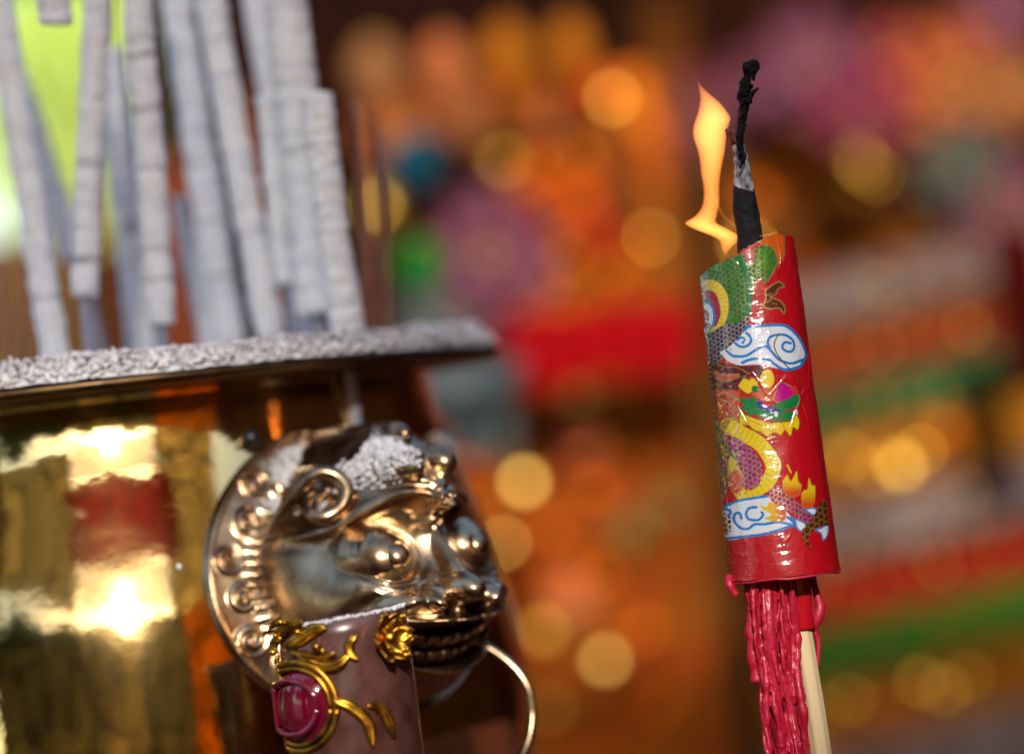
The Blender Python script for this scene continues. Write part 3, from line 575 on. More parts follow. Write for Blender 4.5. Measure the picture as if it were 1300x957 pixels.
# ================================================================== INCENSE
def incense(top, bot, wpx, d, label, stem=None, seed=0, tex=1):
    """ash-wrapped thick stick: top/bot photo px, depth d"""
    t = W(*top, d); b = W(*bot, d); foot = W(stem[0], stem[1], d) if stem else W(bot[0]+(bot[0]-top[0])*.06, bot[1]+30, d)
    th_ = thing('incense_stick', foot, label, 'incense', 'thick burnt incense sticks standing in the urn')
    n = 110; s = np.linspace(0, 1, n); P = np.array(t)[None]*(1-s[:, None])+np.array(b)[None]*s[:, None]
    P = P+np.stack([fbm(np.stack([s*3+seed, s*0, s*0], -1), 2)*.0016, s*0, s*0], -1)
    L = np.linalg.norm(np.array(t)-np.array(b)); q = s*L/.0072+seed*.37+1.6*fbm(np.stack([s*16+seed, s*0, s*0], -1), 3); fr = np.mod(q, 1); lid = np.floor(q)
    step = np.modf(np.abs(np.sin(lid*91.7+seed)*437.5))[0]
    rad = wpx/2*d/F*(.95+.06*step-.05*np.exp(-(fr/.12)**2)+.06*fbm(np.stack([s*60, s*0+seed, s*0], -1), 2))
    rad[0] *= .6; rad[-1] *= .8
    V, Fc = tube(P, rad, 28); V = V+np.stack([fbm(V*260+seed*3+k*9, 3) for k in range(3)], -1)*.0011
    nb = fbm(V*np.array((190, 190, 420))+seed, 3); ringm = np.exp(-(fr/.07)**2)*(.10+.65*np.modf(np.abs(np.sin(lid*37.7+seed)*537.5))[0]); ringm = np.concatenate([np.repeat(ringm, 28), [0, 0]]); c = np.clip(.92+.26*nb, .35, .92)*(1-1.1*ringm*np.clip(.7+1.5*fbm(V*120, 2), 0, 1)); c = c[:, None]*np.array((.97, .97, 1.02)); c = np.hstack([np.clip(c, 0, .9), np.ones((len(c), 1))])
    me = mesh('ash_column', V, Fc, M['ashstick'], th_, col=c)
    if bot[1] > 50:
        q0 = np.array(b)*.97+np.array(t)*.03; q1 = np.array(foot)-np.array((0, 0, .03)); mesh('stem', *tube(np.array([q0, q1]), .0022*wpx/38, 10), M['stem'], th_)
M['ashstick'] = mat('burnt_incense', (.6, .6, .65), .95, attr='col', bump=.0007, bscale=600)
D0 = 1.13
for k, (top, bot, w, d, lab, stem) in enumerate([
    ((-18, -120), (74, 470), 38, 1.12, 'burnt incense stick farthest left, leaning out of the frame at the top', None),
    ((126, -120), (106, 378), 36, 1.11, 'burnt incense stick with ash ending high on a blue grey stem, second from left', (111, 470)),
    ((168, -110), (204, 412), 40, 1.12, 'thick burnt incense stick whose ash stops just short of a dark stem, at middle left', (206, 470)),
    ((204, -120), (290, 440), 42, 1.20, 'blurred burnt incense stick behind, just right of the dark stemmed one', None),
    ((244, -120), (345, 430), 40, 1.15, 'burnt incense stick crossing the middle, left of the thin short one', None),
    ((337, 122), (364, 362), 27, 1.14, 'short thin burnt incense stick with its top beside the broad pair', (372, 440)),
    ((350, -110), (404, 400), 58, 1.13, 'broadest burnt incense stick at right with its lower end hidden', (395, 440)),
    ((402, 118), (440, 425), 44, 1.10, 'rightmost burnt incense stick with its top just beside the broad one', None),
    ((305, -110), (395, 425), 34, 1.20, 'blurred burnt incense stick behind the broad one at right', None),
    ((-25, -10), (100, 330), 38, 1.23, 'faint burnt incense stick leaning behind the two leftmost ones', (150, 470)),
    ((138, 60), (182, 455), 40, 1.21, 'faint burnt incense stick behind, between the second and third from left', None),
    ((48, -160), (70, 32), 44, 1.09, 'broken burnt incense end hanging in at the very top left', (74, 40)),
    ((225, 250), (268, 455), 22, 1.22, 'thin pale burnt incense stick low behind the dark stemmed one', None),
    ]):
    incense(top, bot, w, d, lab, stem, seed=k*3.1)
    if k == 11: pass
def thin(top, bot, r, d, label, m='redstick'):
    P = catmull(np.array([W(*top, d), W((top[0]+bot[0])/2+3, (top[1]+bot[1])/2, d), W(*bot, d)]), 8)
    V, Fc = tube(P, r, 8); o = mesh('thin_incense_stick', V, Fc, M[m], None, loc=tuple(P[-1])); tag(o, label, 'incense', 'thin bare incense sticks')
thin((452, 130), (470, 430), .0016, 1.22, 'left of two thin red brown incense sticks standing right of all the burnt ones')
thin((478, 150), (490, 430), .0014, 1.25, 'right of two thin red brown incense sticks standing right of all the burnt ones')
thin((362, 180), (392, 440), .0022, 1.2, 'red brown bare stick seen between the short burnt stick and the broad one')
thin((0, 330), (14, 480), .0012, 1.16, 'thin yellow brown stick at the left edge of the frame')
thin((30, 330), (34, 480), .0012, 1.2, 'thin brown stick standing low behind the leftmost burnt one')
thin((228, 330), (262, 450), .0016, 1.24, 'dark red thin stick leaning low between burnt sticks in the middle')

# ================================================================== GILDED CUP
HD = .985; hb = W(434, 784, HD); s_ = HD/F
cup = thing('gilded_cup', (hb.x, hb.y, hb.z-.075), 'small smoky resin cup with gilt flowers and magenta gem before the lion mask', 'cup')
rc = 82*s_; tilt = .055
zb_ = RZ-.28-hb.z
prof = [(0, zb_), (rc*1.3, zb_), (rc*1.3, zb_+.008), (rc*.5, zb_+.018), (rc*.45, -.088), (rc*.9, -.078), (rc*1.05, -.065), (rc*1.03, -.02), (rc, -.004), (rc*.99, 0), (rc*.955, .0004), (rc*.93, -.001), (rc*.9, -.02), (0, -.022)]
V, Fc = lathe([(r, hb.z+z) for r, z in prof], hb.x, hb.y, 90); k_ = (V[:, 2] > hb.z-.03); V[k_, 2] += (V[k_, 0]-hb.x)*tilt*1.2
mesh('cup_body', V, Fc, M['cup'], cup)
def cpos(px, py, out=0):
    """point on the cup's wall seen at photo px"""
    p = W(px, py, HD); dx = np.clip((p.x-hb.x)/(rc), -.97, .97); return np.array((hb.x+dx*(rc+out), hb.y-math.sqrt(1-dx*dx)*(rc+out), p.z+0*dx))
# pale crust on the lip
mb = MB()
for k in range(420):
    a = random.uniform(-1.6, 1.6); r = rc*random.uniform(.93, .995); b = random.uniform(.45, .75); x = hb.x+r*math.sin(a)
    V, Fc, c = chunk((x, hb.y-r*math.cos(a), hb.z+.0004+(x-hb.x)*tilt*1.2+random.uniform(-.0002, .0004)), random.uniform(.0003, .0009), (b, b*.98, b*1.02, 1)); mb.add(V, Fc, c)
mb.build('dust_crust', M['ash'], cup, useC=True)
def leaf(P, w, out, name='leaf', bulge=.0016):
    """gilt leaf: ridge line P in px, half width w px"""
    Q = catmull(np.array(P, float), 8); n = len(Q); T = np.gradient(Q, axis=0); T /= np.linalg.norm(T, axis=1)[:, None]; N_ = np.stack([-T[:, 1], T[:, 0]], 1)
    s = np.linspace(0, 1, n); ww = w*np.sin(np.pi*np.clip(s*.93+.04, 0, 1))**.7; V = []
    for i in range(n):
        for j in np.linspace(-1, 1, 9):
            q = Q[i]+N_[i]*ww[i]*j; V.append(cpos(q[0], q[1], out+bulge*(1-j*j)+.0006*abs(j)*math.sin(s[i]*9)-(.0008 if abs(j) < .01 else 0)))
    o = mesh(name, V, grid_faces(n, 9), M['gold'], cup); md = o.modifiers.new('t', 'SOLIDIFY'); md.thickness = .0007; return o
leaf([(352, 812), (362, 800), (378, 788), (392, 785)], 9, .0006); leaf([(372, 818), (388, 806), (405, 795), (420, 791)], 10, .0010)
leaf([(350, 800), (356, 790), (366, 783), (374, 786)], 6, .0016); leaf([(385, 823), (405, 838), (430, 840), (448, 825)], 11, .0006)
leaf([(383, 822), (400, 826), (418, 828), (432, 822)], 4, .0022); leaf([(346, 828), (350, 815), (358, 806), (364, 812)], 7, .0008); leaf([(347, 832), (352, 848), (356, 870), (352, 890)], 6, .0006)
leaf([(455, 800), (448, 812), (449, 824), (458, 832)], 7, .001); leaf([(430, 880), (450, 890), (470, 910), (476, 940)], 9, .001); leaf([(500, 930), (490, 900), (480, 890), (468, 888)], 8, .001)
for (x, y, r) in [(369, 786, 5.5), (389, 797, 4), (411, 815, 6), (418, 820, 4), (350, 826, 4.5), (362, 803, 4)]:
    V, Fc = ball(cpos(x, y, .0026), r*s_, 8, 12); mesh('bead', V, Fc, M['gold'], cup)
# rosette, facing right
rc0 = cpos(488, 806, .003); nx = np.array((.72, -.69, .05)); nx /= np.linalg.norm(nx); tx = np.cross(nx, (0, 0, 1)); tx /= np.linalg.norm(tx); ty = np.cross(tx, nx)
ros = mesh('rosette', *ball(rc0+nx*.0012, .0022, 8, 14), M['gold'], cup)
for ring, (m_, r_, h_, L_) in enumerate([(6, .0056, .0002, .0056), (5, .0030, .0022, .0038)]):
    for k in range(m_):
        a = 2*math.pi*k/m_+ring*.5; d = math.cos(a)*tx+math.sin(a)*ty; e = -math.sin(a)*tx+math.cos(a)*ty; V = []
        for i, s in enumerate(np.linspace(0, 1, 9)):
            for j in np.linspace(-1, 1, 9): V.append(rc0+d*(L_*(.12+s*1.25))+e*j*L_*.62*math.sin(math.pi*min(.92, s*.8+.12))+nx*(h_+L_*.55*s*s+.0016*j*j*s-.0004))
        o = mesh('petal', V, grid_faces(9, 9), M['gold'], ros); md = o.modifiers.new('t', 'SOLIDIFY'); md.thickness = .0007
# medallion with the gem
def cring(cx, cy, rx, ry, out, r, name, m, a0=0, a1=2*math.pi, parent=cup):
    a = np.linspace(a0, a1, 60); P = np.array([cpos(cx+rx*math.cos(t), cy-ry*math.sin(t), out) for t in a]); return mesh(name, *tube(P, r, 12), M[m], parent)
cring(384, 892, 50, 56, .0012, .0011, 'gem_frame', 'gold'); cring(384, 892, 42, 48, .0014, .0008, 'inner_frame', 'gold')
V = []; 
for i in np.linspace(0, 1, 12):
    for t in np.linspace(0, 2*math.pi, 40, endpoint=False): V.append(cpos(384+38*i*math.cos(t), 892-45*i*math.sin(t), .0006+.0034*(1-i**2.4)))
mesh('gem', V, grid_faces(12, 40, True), M['jewel'], cup)
cring(384, 892, 30, 34, .0036, .0010, 'gem_facet', 'jewel')

# ================================================================== BACKGROUND
def bmat(key, c, c2=None, rough=.6, vs=18, k_=.52, **k):
    c = tuple(v*k_ for v in c); c2 = tuple(v*k_ for v in c2)
    M[key] = mat(key, c, rough, var=c2, vscale=vs, **k); M[key].node_tree.nodes['Principled BSDF'].inputs['Specular IOR Level'].default_value = .08; return key
for key, c, c2 in [('orange', (.85, .18, .004), (.95, .30, .01)), ('redcloth', (.55, .0006, .004), (.70, .002, .006)), ('mauve', (.34, .085, .13), (.42, .14, .18)), ('pink', (.60, .22, .34), (.50, .14, .30)), ('magenta', (.60, .04, .16), (.42, .02, .10)),
                   ('salmon', (.95, .17, .05), (.98, .30, .09)), ('peach', (.60, .24, .06), (.66, .28, .10)), ('teal', (.003, .08, .14), (.006, .12, .18)), ('green', (.0, .26, .02), (.01, .34, .03)), ('jade', (.05, .26, .08), (.03, .10, .02)),
                   ('palegrey', (.34, .30, .27), (.44, .38, .34)), ('brown', (.20, .055, .004), (.28, .085, .008)), ('darkred', (.10, .004, .002), (.16, .008, .004)), ('greygreen', (.22, .24, .18), (.15, .18, .16)), ('backdark', (.05, .016, .006), (.20, .04, .008)),
                   ('yellow', (.72, .50, .08), (.60, .38, .05)), ('steel', (.20, .24, .25), (.12, .16, .18)), ('cream', (.62, .52, .30), (.55, .42, .24))]: bmat(key, c, c2)
M['goldleaf'] = mat('gold_leaf', (.85, .50, .10), .36, 1, var=(.75, .36, .05), vscale=30, rvar=.1)
def rect(x0, x1, y0, y1, d):
    xm, ym = (x0+x1)/2, (y0+y1)/2
    l, r_, b_, t_ = W(x0, ym, d), W(x1, ym, d), W(xm, y1, d), W(xm, y0, d)
    return Vector((l.x, l.y, b_.z)), Vector((r_.x, l.y, t_.z))
def flower(px, py, r, d, m, m2, label, n=3):
    c = W(px, py, d); t = thing('paper_flower', c, label, 'flower', 'paper flowers on the altar'); rw = r*d/F
    cc, Fc = ball(c, rw*.22, 6, 10); mesh('flower_centre', cc, Fc, M['yellow'], t)
    for ring in range(n):
        kk = 5+ring*2
        for k in range(kk):
            a = 2*math.pi*k/kk+ring*.4; q = rw*(.25+.3*ring); dx, dz = math.cos(a), math.sin(a); V = []
            for i in np.linspace(0, 1, 6):
                for j in np.linspace(-1, 1, 6):
                    L = q+rw*.36*i; wd = rw*.30*j*math.sin(math.pi*min(.9, .25+.65*i)); V.append((c.x+dx*L-dz*wd, c.y-rw*(.35-.14*ring)+rw*.22*(1-i)*ring*.5-rw*.1*i+rw*.12*j*j, c.z+dz*L+dx*wd))
            o = mesh('petal', V, grid_faces(6, 6), M[m if (k+ring) % 3 else m2], t); md = o.modifiers.new('s', 'SOLIDIFY'); md.thickness = .001
def lantern(px, py, r, d, m, label, hgt=1.25):
    c = W(px, py, d); rw = r*d/F; t = thing('paper_lantern', c, label, 'lantern', 'small lanterns hung in a row')
    prof = [(rw*(.25+.75*math.sin(math.pi*(.08+.84*i/24))**.8)*(1+.03*math.cos(i*math.pi)), c.z+rw*hgt*(1-i/12)) for i in range(25)]
    mesh('lantern_shade', *lathe(prof, c.x, c.y, 28), M[m], t)
    for s in (1, -1): mesh('cap', *lathe([(0, c.z+s*rw*(hgt+.12)), (rw*.34, c.z+s*rw*(hgt+.12)), (rw*.36, c.z+s*rw*(hgt-.06)), (0, c.z+s*rw*(hgt-.06))], c.x, c.y, 20), M['goldleaf'], t)
    mb = MB()
    for k in range(10): a = k*.63; mb.add(*tube(np.array([(c.x+rw*.1*math.cos(a), c.y+rw*.1*math.sin(a), c.z-rw*hgt), (c.x+rw*.2*math.cos(a), c.y+rw*.2*math.sin(a), c.z-rw*(hgt+.9))]), rw*.05, 5))
    mb.build('tassel', M[m], t)
def bauble(px, py, r, d, m, label):
    c = W(px, py, d); rw = r*d/F; t = thing('bauble', c, label, 'ornament'); mesh('glass_ball', *ball(c, rw, 14, 20, (1, 1, 1.12)), M[m], t); mesh('cap', *lathe([(0, c.z+rw*1.3), (rw*.25, c.z+rw*1.3), (rw*.28, c.z+rw*1.02), (0, c.z+rw*1.02)], c.x, c.y, 16), M['goldleaf'], t)

bmat('scroll', (.62, .22, .008), (.45, .08, .004))
# --- gilded openwork screen in the middle
GL = ('ydull', 'ybright', 'ywarm', 'oran2')
def disc(c, rad, m, parent):
    V, Fc = ball((0, 0, 0), rad, 8, 18, (1, .22, 1)); V = V@np.array(Matrix.Rotation(-R(12.5 if m in GL else 5), 3, 'X')).T*1.0+np.array(c); return mesh('boss', V, Fc, M[m], parent)
def screen(x0, x1, y0, y1, d, label, dots, gm='orange', base='orange', seed=0, name='gilded_screen', extra=9):
    a, b = rect(x0, x1, y0, y1, d); rs = random.Random(seed)
    t = thing(name, ((a.x+b.x)/2, a.y, a.z), label, 'screen')
    V, Fc = box(((a.x+b.x)/2, a.y+.02, (a.z+b.z)/2), (b.x-a.x, .02, b.z-a.z)); mesh('panel', V, Fc, M[base], t, smooth=False)
    for s in (0, 1):
        x = (a.x, b.x)[s]; mesh('stile', *box((x, a.y+.01, (a.z+b.z)/2), (.012, .045, b.z-a.z)), M['brown'], t, smooth=False)
    mb = MB(); 
    for k in range(130):
        x, z = rs.uniform(a.x, b.x), rs.uniform(a.z, b.z); rw = rs.uniform(.006, .016); aa = np.linspace(0, rs.uniform(4, 9), 24)
        P = np.stack([x+rw*(1-aa/12)*np.cos(aa+k), aa*0+a.y+.004, z+rw*(1-aa/12)*np.sin(aa+k)], -1); mb.add(*tube(P, rw*.16, 6))
    mb.build('scrollwork', M['scroll'], t)
    for (px, py, r, m) in dots:
        c = W(px, py, d); disc((c.x, c.y-.012, c.z), r*d/F*(.42 if m in GL else 1), m, t)
    for k in range(int(extra)):
        m = rs.choice(('ydull', 'oran2', 'ywarm', 'oran2')); disc((rs.uniform(a.x, b.x), a.y-.010, rs.uniform(a.z, b.z)), rs.uniform(.004, .0065), m, t)
    return t
bmat('orangelac', (.80, .06, .002), (.95, .24, .006), vs=14, k_=1); bmat('amberlac', (.66, .14, .003), (.48, .035, .002), vs=13)
M['ywarm'] = mat('gilt_bright', (.85, .50, .08), .42, 1); M['ydull'] = mat('gilt_dull', (.50, .27, .04), .50, 1); M['ybright'] = mat('gilt_pale', (.95, .62, .14), .42, 1)
M['oran2'] = mat('gilt_copper', (.50, .10, .006), .55, 1); bmat('olive', (.30, .22, .06), (.36, .26, .05))
screen(560, 905, 465, 1010, 2.2, 'blurred orange gilded openwork screen behind the lion mask, below the red valance',
       [(735, 505, 32, 'ywarm'), (640, 502, 30, 'ydull'), (640, 548, 28, 'greygreen'), (665, 612, 32, 'ybright'), (700, 672, 30, 'oran2'), (755, 622, 30, 'oran2'), (690, 800, 34, 'ydull'), (768, 838, 30, 'ybright'), (815, 545, 26, 'oran2'), (725, 760, 30, 'salmon'),
        (765, 730, 26, 'oran2'), (640, 690, 22, 'ybright'), (820, 800, 30, 'oran2'), (800, 670, 22, 'olive'), (740, 565, 24, 'salmon'), (850, 640, 20, 'olive'), (700, 900, 28, 'ydull'), (620, 930, 28, 'oran2'), (835, 900, 28, 'oran2')], base='amberlac', seed=3)
screen(640, 860, 95, 410, 2.4, 'blurred dark orange gilded screen above the red valance',
       [(640, 205, 30, 'ydull'), (740, 205, 30, 'oran2'), (720, 330, 28, 'oran2'), (790, 250, 30, 'brown'), (700, 160, 24, 'salmon'), (760, 300, 26, 'redcloth'), (790, 180, 24, 'brown'), (680, 270, 24, 'redcloth'), (780, 345, 26, 'oran2'), (730, 120, 24, 'redcloth')], base='orangelac', seed=5)
# --- red valance
def drape(x0, x1, y0, y1, d, m, name, label, cat, folds=9, amp=.010, hem=.012):
    a, b = rect(x0, x1, y0, y1, d); nu, nv = 26, 140; s = np.linspace(0, 1, nv); t = np.linspace(0, 1, nu); Tg, Sg = np.meshgrid(t, s, indexing='ij')
    X = a.x+(b.x-a.x)*Sg; Y = a.y-amp*(.3+Tg)*np.cos(Sg*folds*2*np.pi+Tg*.6); Z = b.z-(b.z-a.z)*Tg-hem*Tg*np.abs(np.sin(Sg*np.pi*2))
    o = mesh(name, np.stack([X, Y, Z], -1).reshape(-1, 3), grid_faces(nu, nv), M[m]); md = o.modifiers.new('s', 'SOLIDIFY'); md.thickness = .002; return tag(o, label, cat)
drape(640, 880, 388, 474, 2.1, 'redcloth', 'red_valance', 'bright red cloth valance hanging between the two gilded screens', 'cloth', folds=5, amp=.005, hem=.008)
drape(868, 925, -10, 1000, 2.6, 'brown', 'brown_curtain', 'dark rust brown curtain directly behind the candle', 'curtain', folds=3)
# --- lanterns, flowers, baubles
for (x, y, r, m, lab) in [(478, 92, 30, 'peach', 'first lantern from the left, tan orange'), (565, 88, 30, 'salmon', 'second lantern from the left, salmon'), (645, 70, 28, 'orange', 'third lantern from the left, orange'), (725, 62, 26, 'orange', 'rightmost lantern of the row, dim orange')]: lantern(x, y, r, 2.3, m, 'blurred '+lab+' in the row at the top')
flower(622, 325, 74, 2.15, 'mauve', 'pink', 'large mauve pink paper flower above the rim of the urn')
flower(505, 165, 40, 2.5, 'salmon', 'orange', 'dim salmon paper flower above the teal bauble')
flower(600, 145, 34, 2.5, 'salmon', 'peach', 'small salmon paper flower under the second lantern')
flower(655, 440, 26, 2.3, 'pink', 'magenta', 'small pink paper flower at the left end of the red valance')
bauble(527, 208, 36, 2.1, 'teal', 'dark teal glass bauble right of the thin red incense sticks')
bauble(535, 338, 30, 2.1, 'green', 'bright green glass bauble above the urn rim')
bauble(482, 268, 26, 2.2, 'ywarm', 'yellow gold bauble behind the two thin incense sticks')
for a in [(1030, 85, 62, 2.4, 'mauve', 'pink', 'pale mauve paper flower right of the wick tip'), (1090, 140, 52, 2.35, 'magenta', 'mauve', 'deep magenta paper flower below the pale mauve one'), (965, 115, 46, 2.45, 'mauve', 'mauve', 'dusty mauve paper flower directly behind the wick'),
          (890, 150, 50, 2.5, 'mauve', 'magenta', 'dim mauve paper flower behind the flame tip'), (1278, 262, 62, 2.3, 'mauve', 'mauve', 'lilac paper flower at the right edge'), (1272, 12, 46, 2.4, 'mauve', 'pink', 'lilac paper flower in the top right corner'),
          (1215, 110, 80, 2.4, 'salmon', 'salmon', 'large salmon paper flower at the upper right'), (1280, 118, 48, 2.3, 'peach', 'salmon', 'peach paper flower beside the large salmon one'), (1222, 215, 52, 2.3, 'greygreen', 'greygreen', 'grey green paper flower at the right below the salmon one'), (1135, 75, 44, 2.5, 'magenta', 'salmon', 'dark magenta paper flower at the top right')]: flower(*a)
screen(915, 1262, 150, 345, 2.5, 'blurred amber gilded panel above the tiered altar, right of the flame', [(1010, 205, 40, 'oran2'), (1085, 200, 34, 'ydull'), (1140, 260, 34, 'brown'), (960, 250, 30, 'oran2'), (1195, 170, 34, 'oran2'), (1050, 285, 30, 'brown'), (1230, 300, 30, 'ydull'), (1180, 240, 30, 'oran2'), (985, 300, 30, 'brown')], base='amberlac', seed=8)
# --- tiered altar with sloping bands
tc = W(1180, 560, 2.2); alt = thing('tiered_altar', (tc.x, tc.y, tc.z-.3), 'blurred tiered altar at the right with sloping bands of red, green, gold and grey', 'altar')
bands = [(352, 58, 'palegrey', 0), (398, 34, 'brown', .004), (438, 46, 'redcloth2', 0), (496, 62, 'jade', -.004), (568, 84, 'goldband', -.002), (648, 70, 'palegrey', -.01), (694, 26, 'brown', .004), (734, 56, 'redcloth3', 0), (800, 70, 'green2', -.004), (876, 90, 'goldband', -.002), (960, 80, 'palegrey', -.01), (1030, 60, 'redcloth3', 0)]
bmat('redcloth2', (.30, .010, .003), (.42, .07, .01), vs=40); bmat('redcloth3', (.42, .004, .002), (.36, .010, .002)); bmat('green2', (.008, .20, .02), (.10, .22, .01), vs=30); bmat('goldband', (.60, .22, .006), (.48, .12, .004), vs=25)
rot = Matrix.Rotation(R(7.2), 3, 'Y'); rs = random.Random(4)
for k_, c_, v_ in (('palegrey', (.15, .10, .10), (.36, .28, .24)),): bmat(k_, c_, v_, vs=40)
for y, h, m, dy in bands:
    c = W(1170, y-2, 2.2); hw_ = h*2.2/F; V, Fc = box((0, 0, 0), (.215 if 1 else 0, .05, hw_*.98)); V[:, 0] += .0
    V = V@np.array(Matrix.Rotation(-R(7.2), 3, 'Y')).T+np.array((c.x+.0, c.y+dy, c.z)); o = mesh('tier_band', V, Fc, M[m], alt, smooth=False)
    if m != 'goldband':
        for k in range(7):
            q = W(1040+k*38, y+rs.uniform(-20, 20)-(k*38-130)*.24, 2.16); disc(q, rs.uniform(3, 6.5)*2.17/F, rs.choice(('ydull', 'oran2', 'oran2')), o)
    if m == 'goldband':
        for k in range(9):
            q = W(1050+k*30, y+rs.uniform(-14, 14)-(k*30-120)*.24, 2.16); disc(q, rs.uniform(7, 12)*2.17/F, rs.choice(('ydull', 'oran2', 'goldband', 'ydull', 'ywarm')), o)
for (x, y, r, m) in [(1145, 592, 30, 'ywarm'), (1080, 580, 30, 'ydull'), (1200, 545, 32, 'oran2'), (1110, 600, 24, 'ydull')]:
    disc(W(x, y, 2.14), r*2.15/F*.42, m, alt)
drape(1262, 1330, 290, 480, 2.0, 'darkred', 'dark_red_banner', 'dark red banner at the right edge, above the tiered altar end', 'banner', folds=2)
# --- things behind the urn
c = W(590, 490, 1.9); t = thing('steel_dish', (c.x, c.y, c.z-.02), 'pale blue grey dish under the urn flange at right', 'dish'); mesh('dish_body', *lathe([(0, c.z-.03), (.012, c.z-.03), (.030, c.z-.012), (.040, c.z+.012), (.038, c.z+.012), (.02, c.z-.01), (0, c.z-.015)], c.x, c.y, 40), M['steel'], t); mesh('foot', *lathe([(.0, c.z-.045), (.016, c.z-.045), (.012, c.z-.03), (0, c.z-.03)], c.x, c.y, 30), M['steel'], t)
c = W(560, 392, 2.45); o = mesh('grey_vase', *lathe([(0, c.z-.08), (.024, c.z-.08), (.034, c.z-.03), (.028, c.z+.01), (.014, c.z+.03), (.018, c.z+.04), (0, c.z+.04)], c.x, c.y, 40), M['greygreen']); tag(o, 'grey green vase just above the urn rim, left of the mauve flower', 'vase')
drape(150, 262, 205, 520, 2.4, 'rust', 'rust_banner', 'rust red banner showing between the burnt incense sticks', 'banner', folds=3) if bmat('rust', (.36, .075, .03), (.44, .12, .04)) else 0
drape(335, 400, 120, 520, 2.5, 'rust', 'rust_banner', 'narrow rust banner behind the short thin burnt stick', 'banner', folds=2)
drape(-60, 120, 300, 560, 2.4, 'ochre', 'ochre_cloth', 'ochre cloth low behind the leftmost incense', 'cloth', folds=5) if bmat('ochre', (.26, .12, .04), (.34, .2, .08)) else 0
# --- back wall with the opening at upper left
def slab(x0, x1, y0, y1, d, m, name, label, th=.08):
    xl, xr, zt, zb = W(x0, 150, d).x, W(x1, 150, d).x, W(90, y0, d).z, W(90, y1, d).z; a = Vector((xl, W(90, 150, d).y, zb)); b = Vector((xr, a.y, zt)); o = mesh(name, *box(((a.x+b.x)/2, a.y, (a.z+b.z)/2), (abs(b.x-a.x), th, abs(b.z-a.z))), M[m], smooth=False); return tag(o, label, 'wall')
slab(185, 4200, -1100, 1500, 3.2, 'backdark', 'temple_wall', 'dark temple wall far behind the altar ornaments')
slab(-1200, 180, 315, 1500, 3.2, 'backdark', 'parapet_wall', 'low dark wall under the bright opening at upper left')
slab(-1200, 180, -1100, -40, 3.2, 'backdark', 'lintel_wall', 'dark lintel above the bright opening at upper left')
# sunlit tree outside
bmat('trunk', (.10, .07, .04), (.16, .12, .08), k_=1); M['leafy'] = mat('sunlit_leaves', (.55, .72, .10), .6, var=(.80, .92, .25), vscale=1.2)
c = W(95, 120, 7.0); tr = thing('tree', (c.x, c.y, 0), 'sunlit yellow green tree seen through the opening at upper left', 'tree')
mesh('trunk', *tube(np.array([(c.x+.1, c.y, 0), (c.x, c.y, .7), (c.x+.05, c.y, 1.6)]), np.array([.09, .06, .04]), 10), M['trunk'], tr)
nl = 9000; q = rng.normal(size=(nl, 3)); q = q/np.linalg.norm(q, axis=1)[:, None]*rng.random((nl, 1))**.4*np.array((.34, .30, .42)); q += np.array((c.x+.06, c.y, c.z))
q += .12*np.stack([fbm(q*4+k*7, 2) for k in range(3)], -1)
e1 = rng.normal(size=(nl, 3)); e1 /= np.linalg.norm(e1, axis=1)[:, None]; e2 = np.cross(e1, rng.normal(size=(nl, 3))); e2 /= np.linalg.norm(e2, axis=1)[:, None]
V = np.stack([q-e1*.022, q+e2*.011, q+e1*.022, q-e2*.011], 1).reshape(-1, 3); mesh('crown', V, np.arange(nl*4).reshape(-1, 4), M['leafy'], tr, smooth=False)

# ================================================================== GROUND, TABLE, TEMPLE AND ADDED PANELS ROUND THE CAMERA
o = mesh('ground', [(-60, -60, 0), (60, -60, 0), (60, 60, 0), (-60, 60, 0)], [(0, 1, 2, 3)], M['floor']); tag(o, kind='structure')
tz = RZ-.28
t = thing('offering_table', (0, 1.3, 0), 'dark red table carrying the brass urn, below the frame', 'table')
mesh('tabletop', *box((.1, 1.35, tz-.02), (1.5, 1.0, .04)), M['table'], t, smooth=False)
for sx in (-1, 1):
    for sy in (-1, 1): mesh('leg', *box((.1+sx*.68, 1.35+sy*.43, (tz-.04)/2), (.07, .07, tz-.04)), M['brown'], t, smooth=False)

ENV = True
def lightset(sun_e, sun_az, sun_s, sky_s, expo, ang=.6):
    w = bpy.data.worlds.new('World'); sc.world = w; w.use_nodes = True; nt = w.node_tree; bg = nt.nodes['Background']
    s = nt.nodes.new('ShaderNodeTexSky'); s.sky_type = 'NISHITA'; s.sun_disc = False; s.sun_elevation = R(sun_e); s.sun_rotation = R(sun_az); s.dust_density = 1.2
    nt.links.new(s.outputs[0], bg.inputs['Color']); bg.inputs['Strength'].default_value = sky_s
    L = bpy.data.lights.new('sun', 'SUN'); L.energy = sun_s; L.angle = R(ang); L.color = (1, .93, .82); lo = bpy.data.objects.new('sun', L); COL.objects.link(lo)
    # direction towards the sun: azimuth measured clockwise from +Y
    d = Vector((math.sin(R(sun_az))*math.cos(R(sun_e)), math.cos(R(sun_az))*math.cos(R(sun_e)), math.sin(R(sun_e))))
    lo.rotation_euler = d.to_track_quat('Z', 'Y').to_euler(); lo.location = d*5+Vector((0, 0, 1))
    sc.view_settings.view_transform = 'Standard'; sc.view_settings.look = 'None'; sc.view_settings.exposure = expo; sc.view_settings.gamma = 1
lightset(25, 178, 2.0, .15, 1.1)
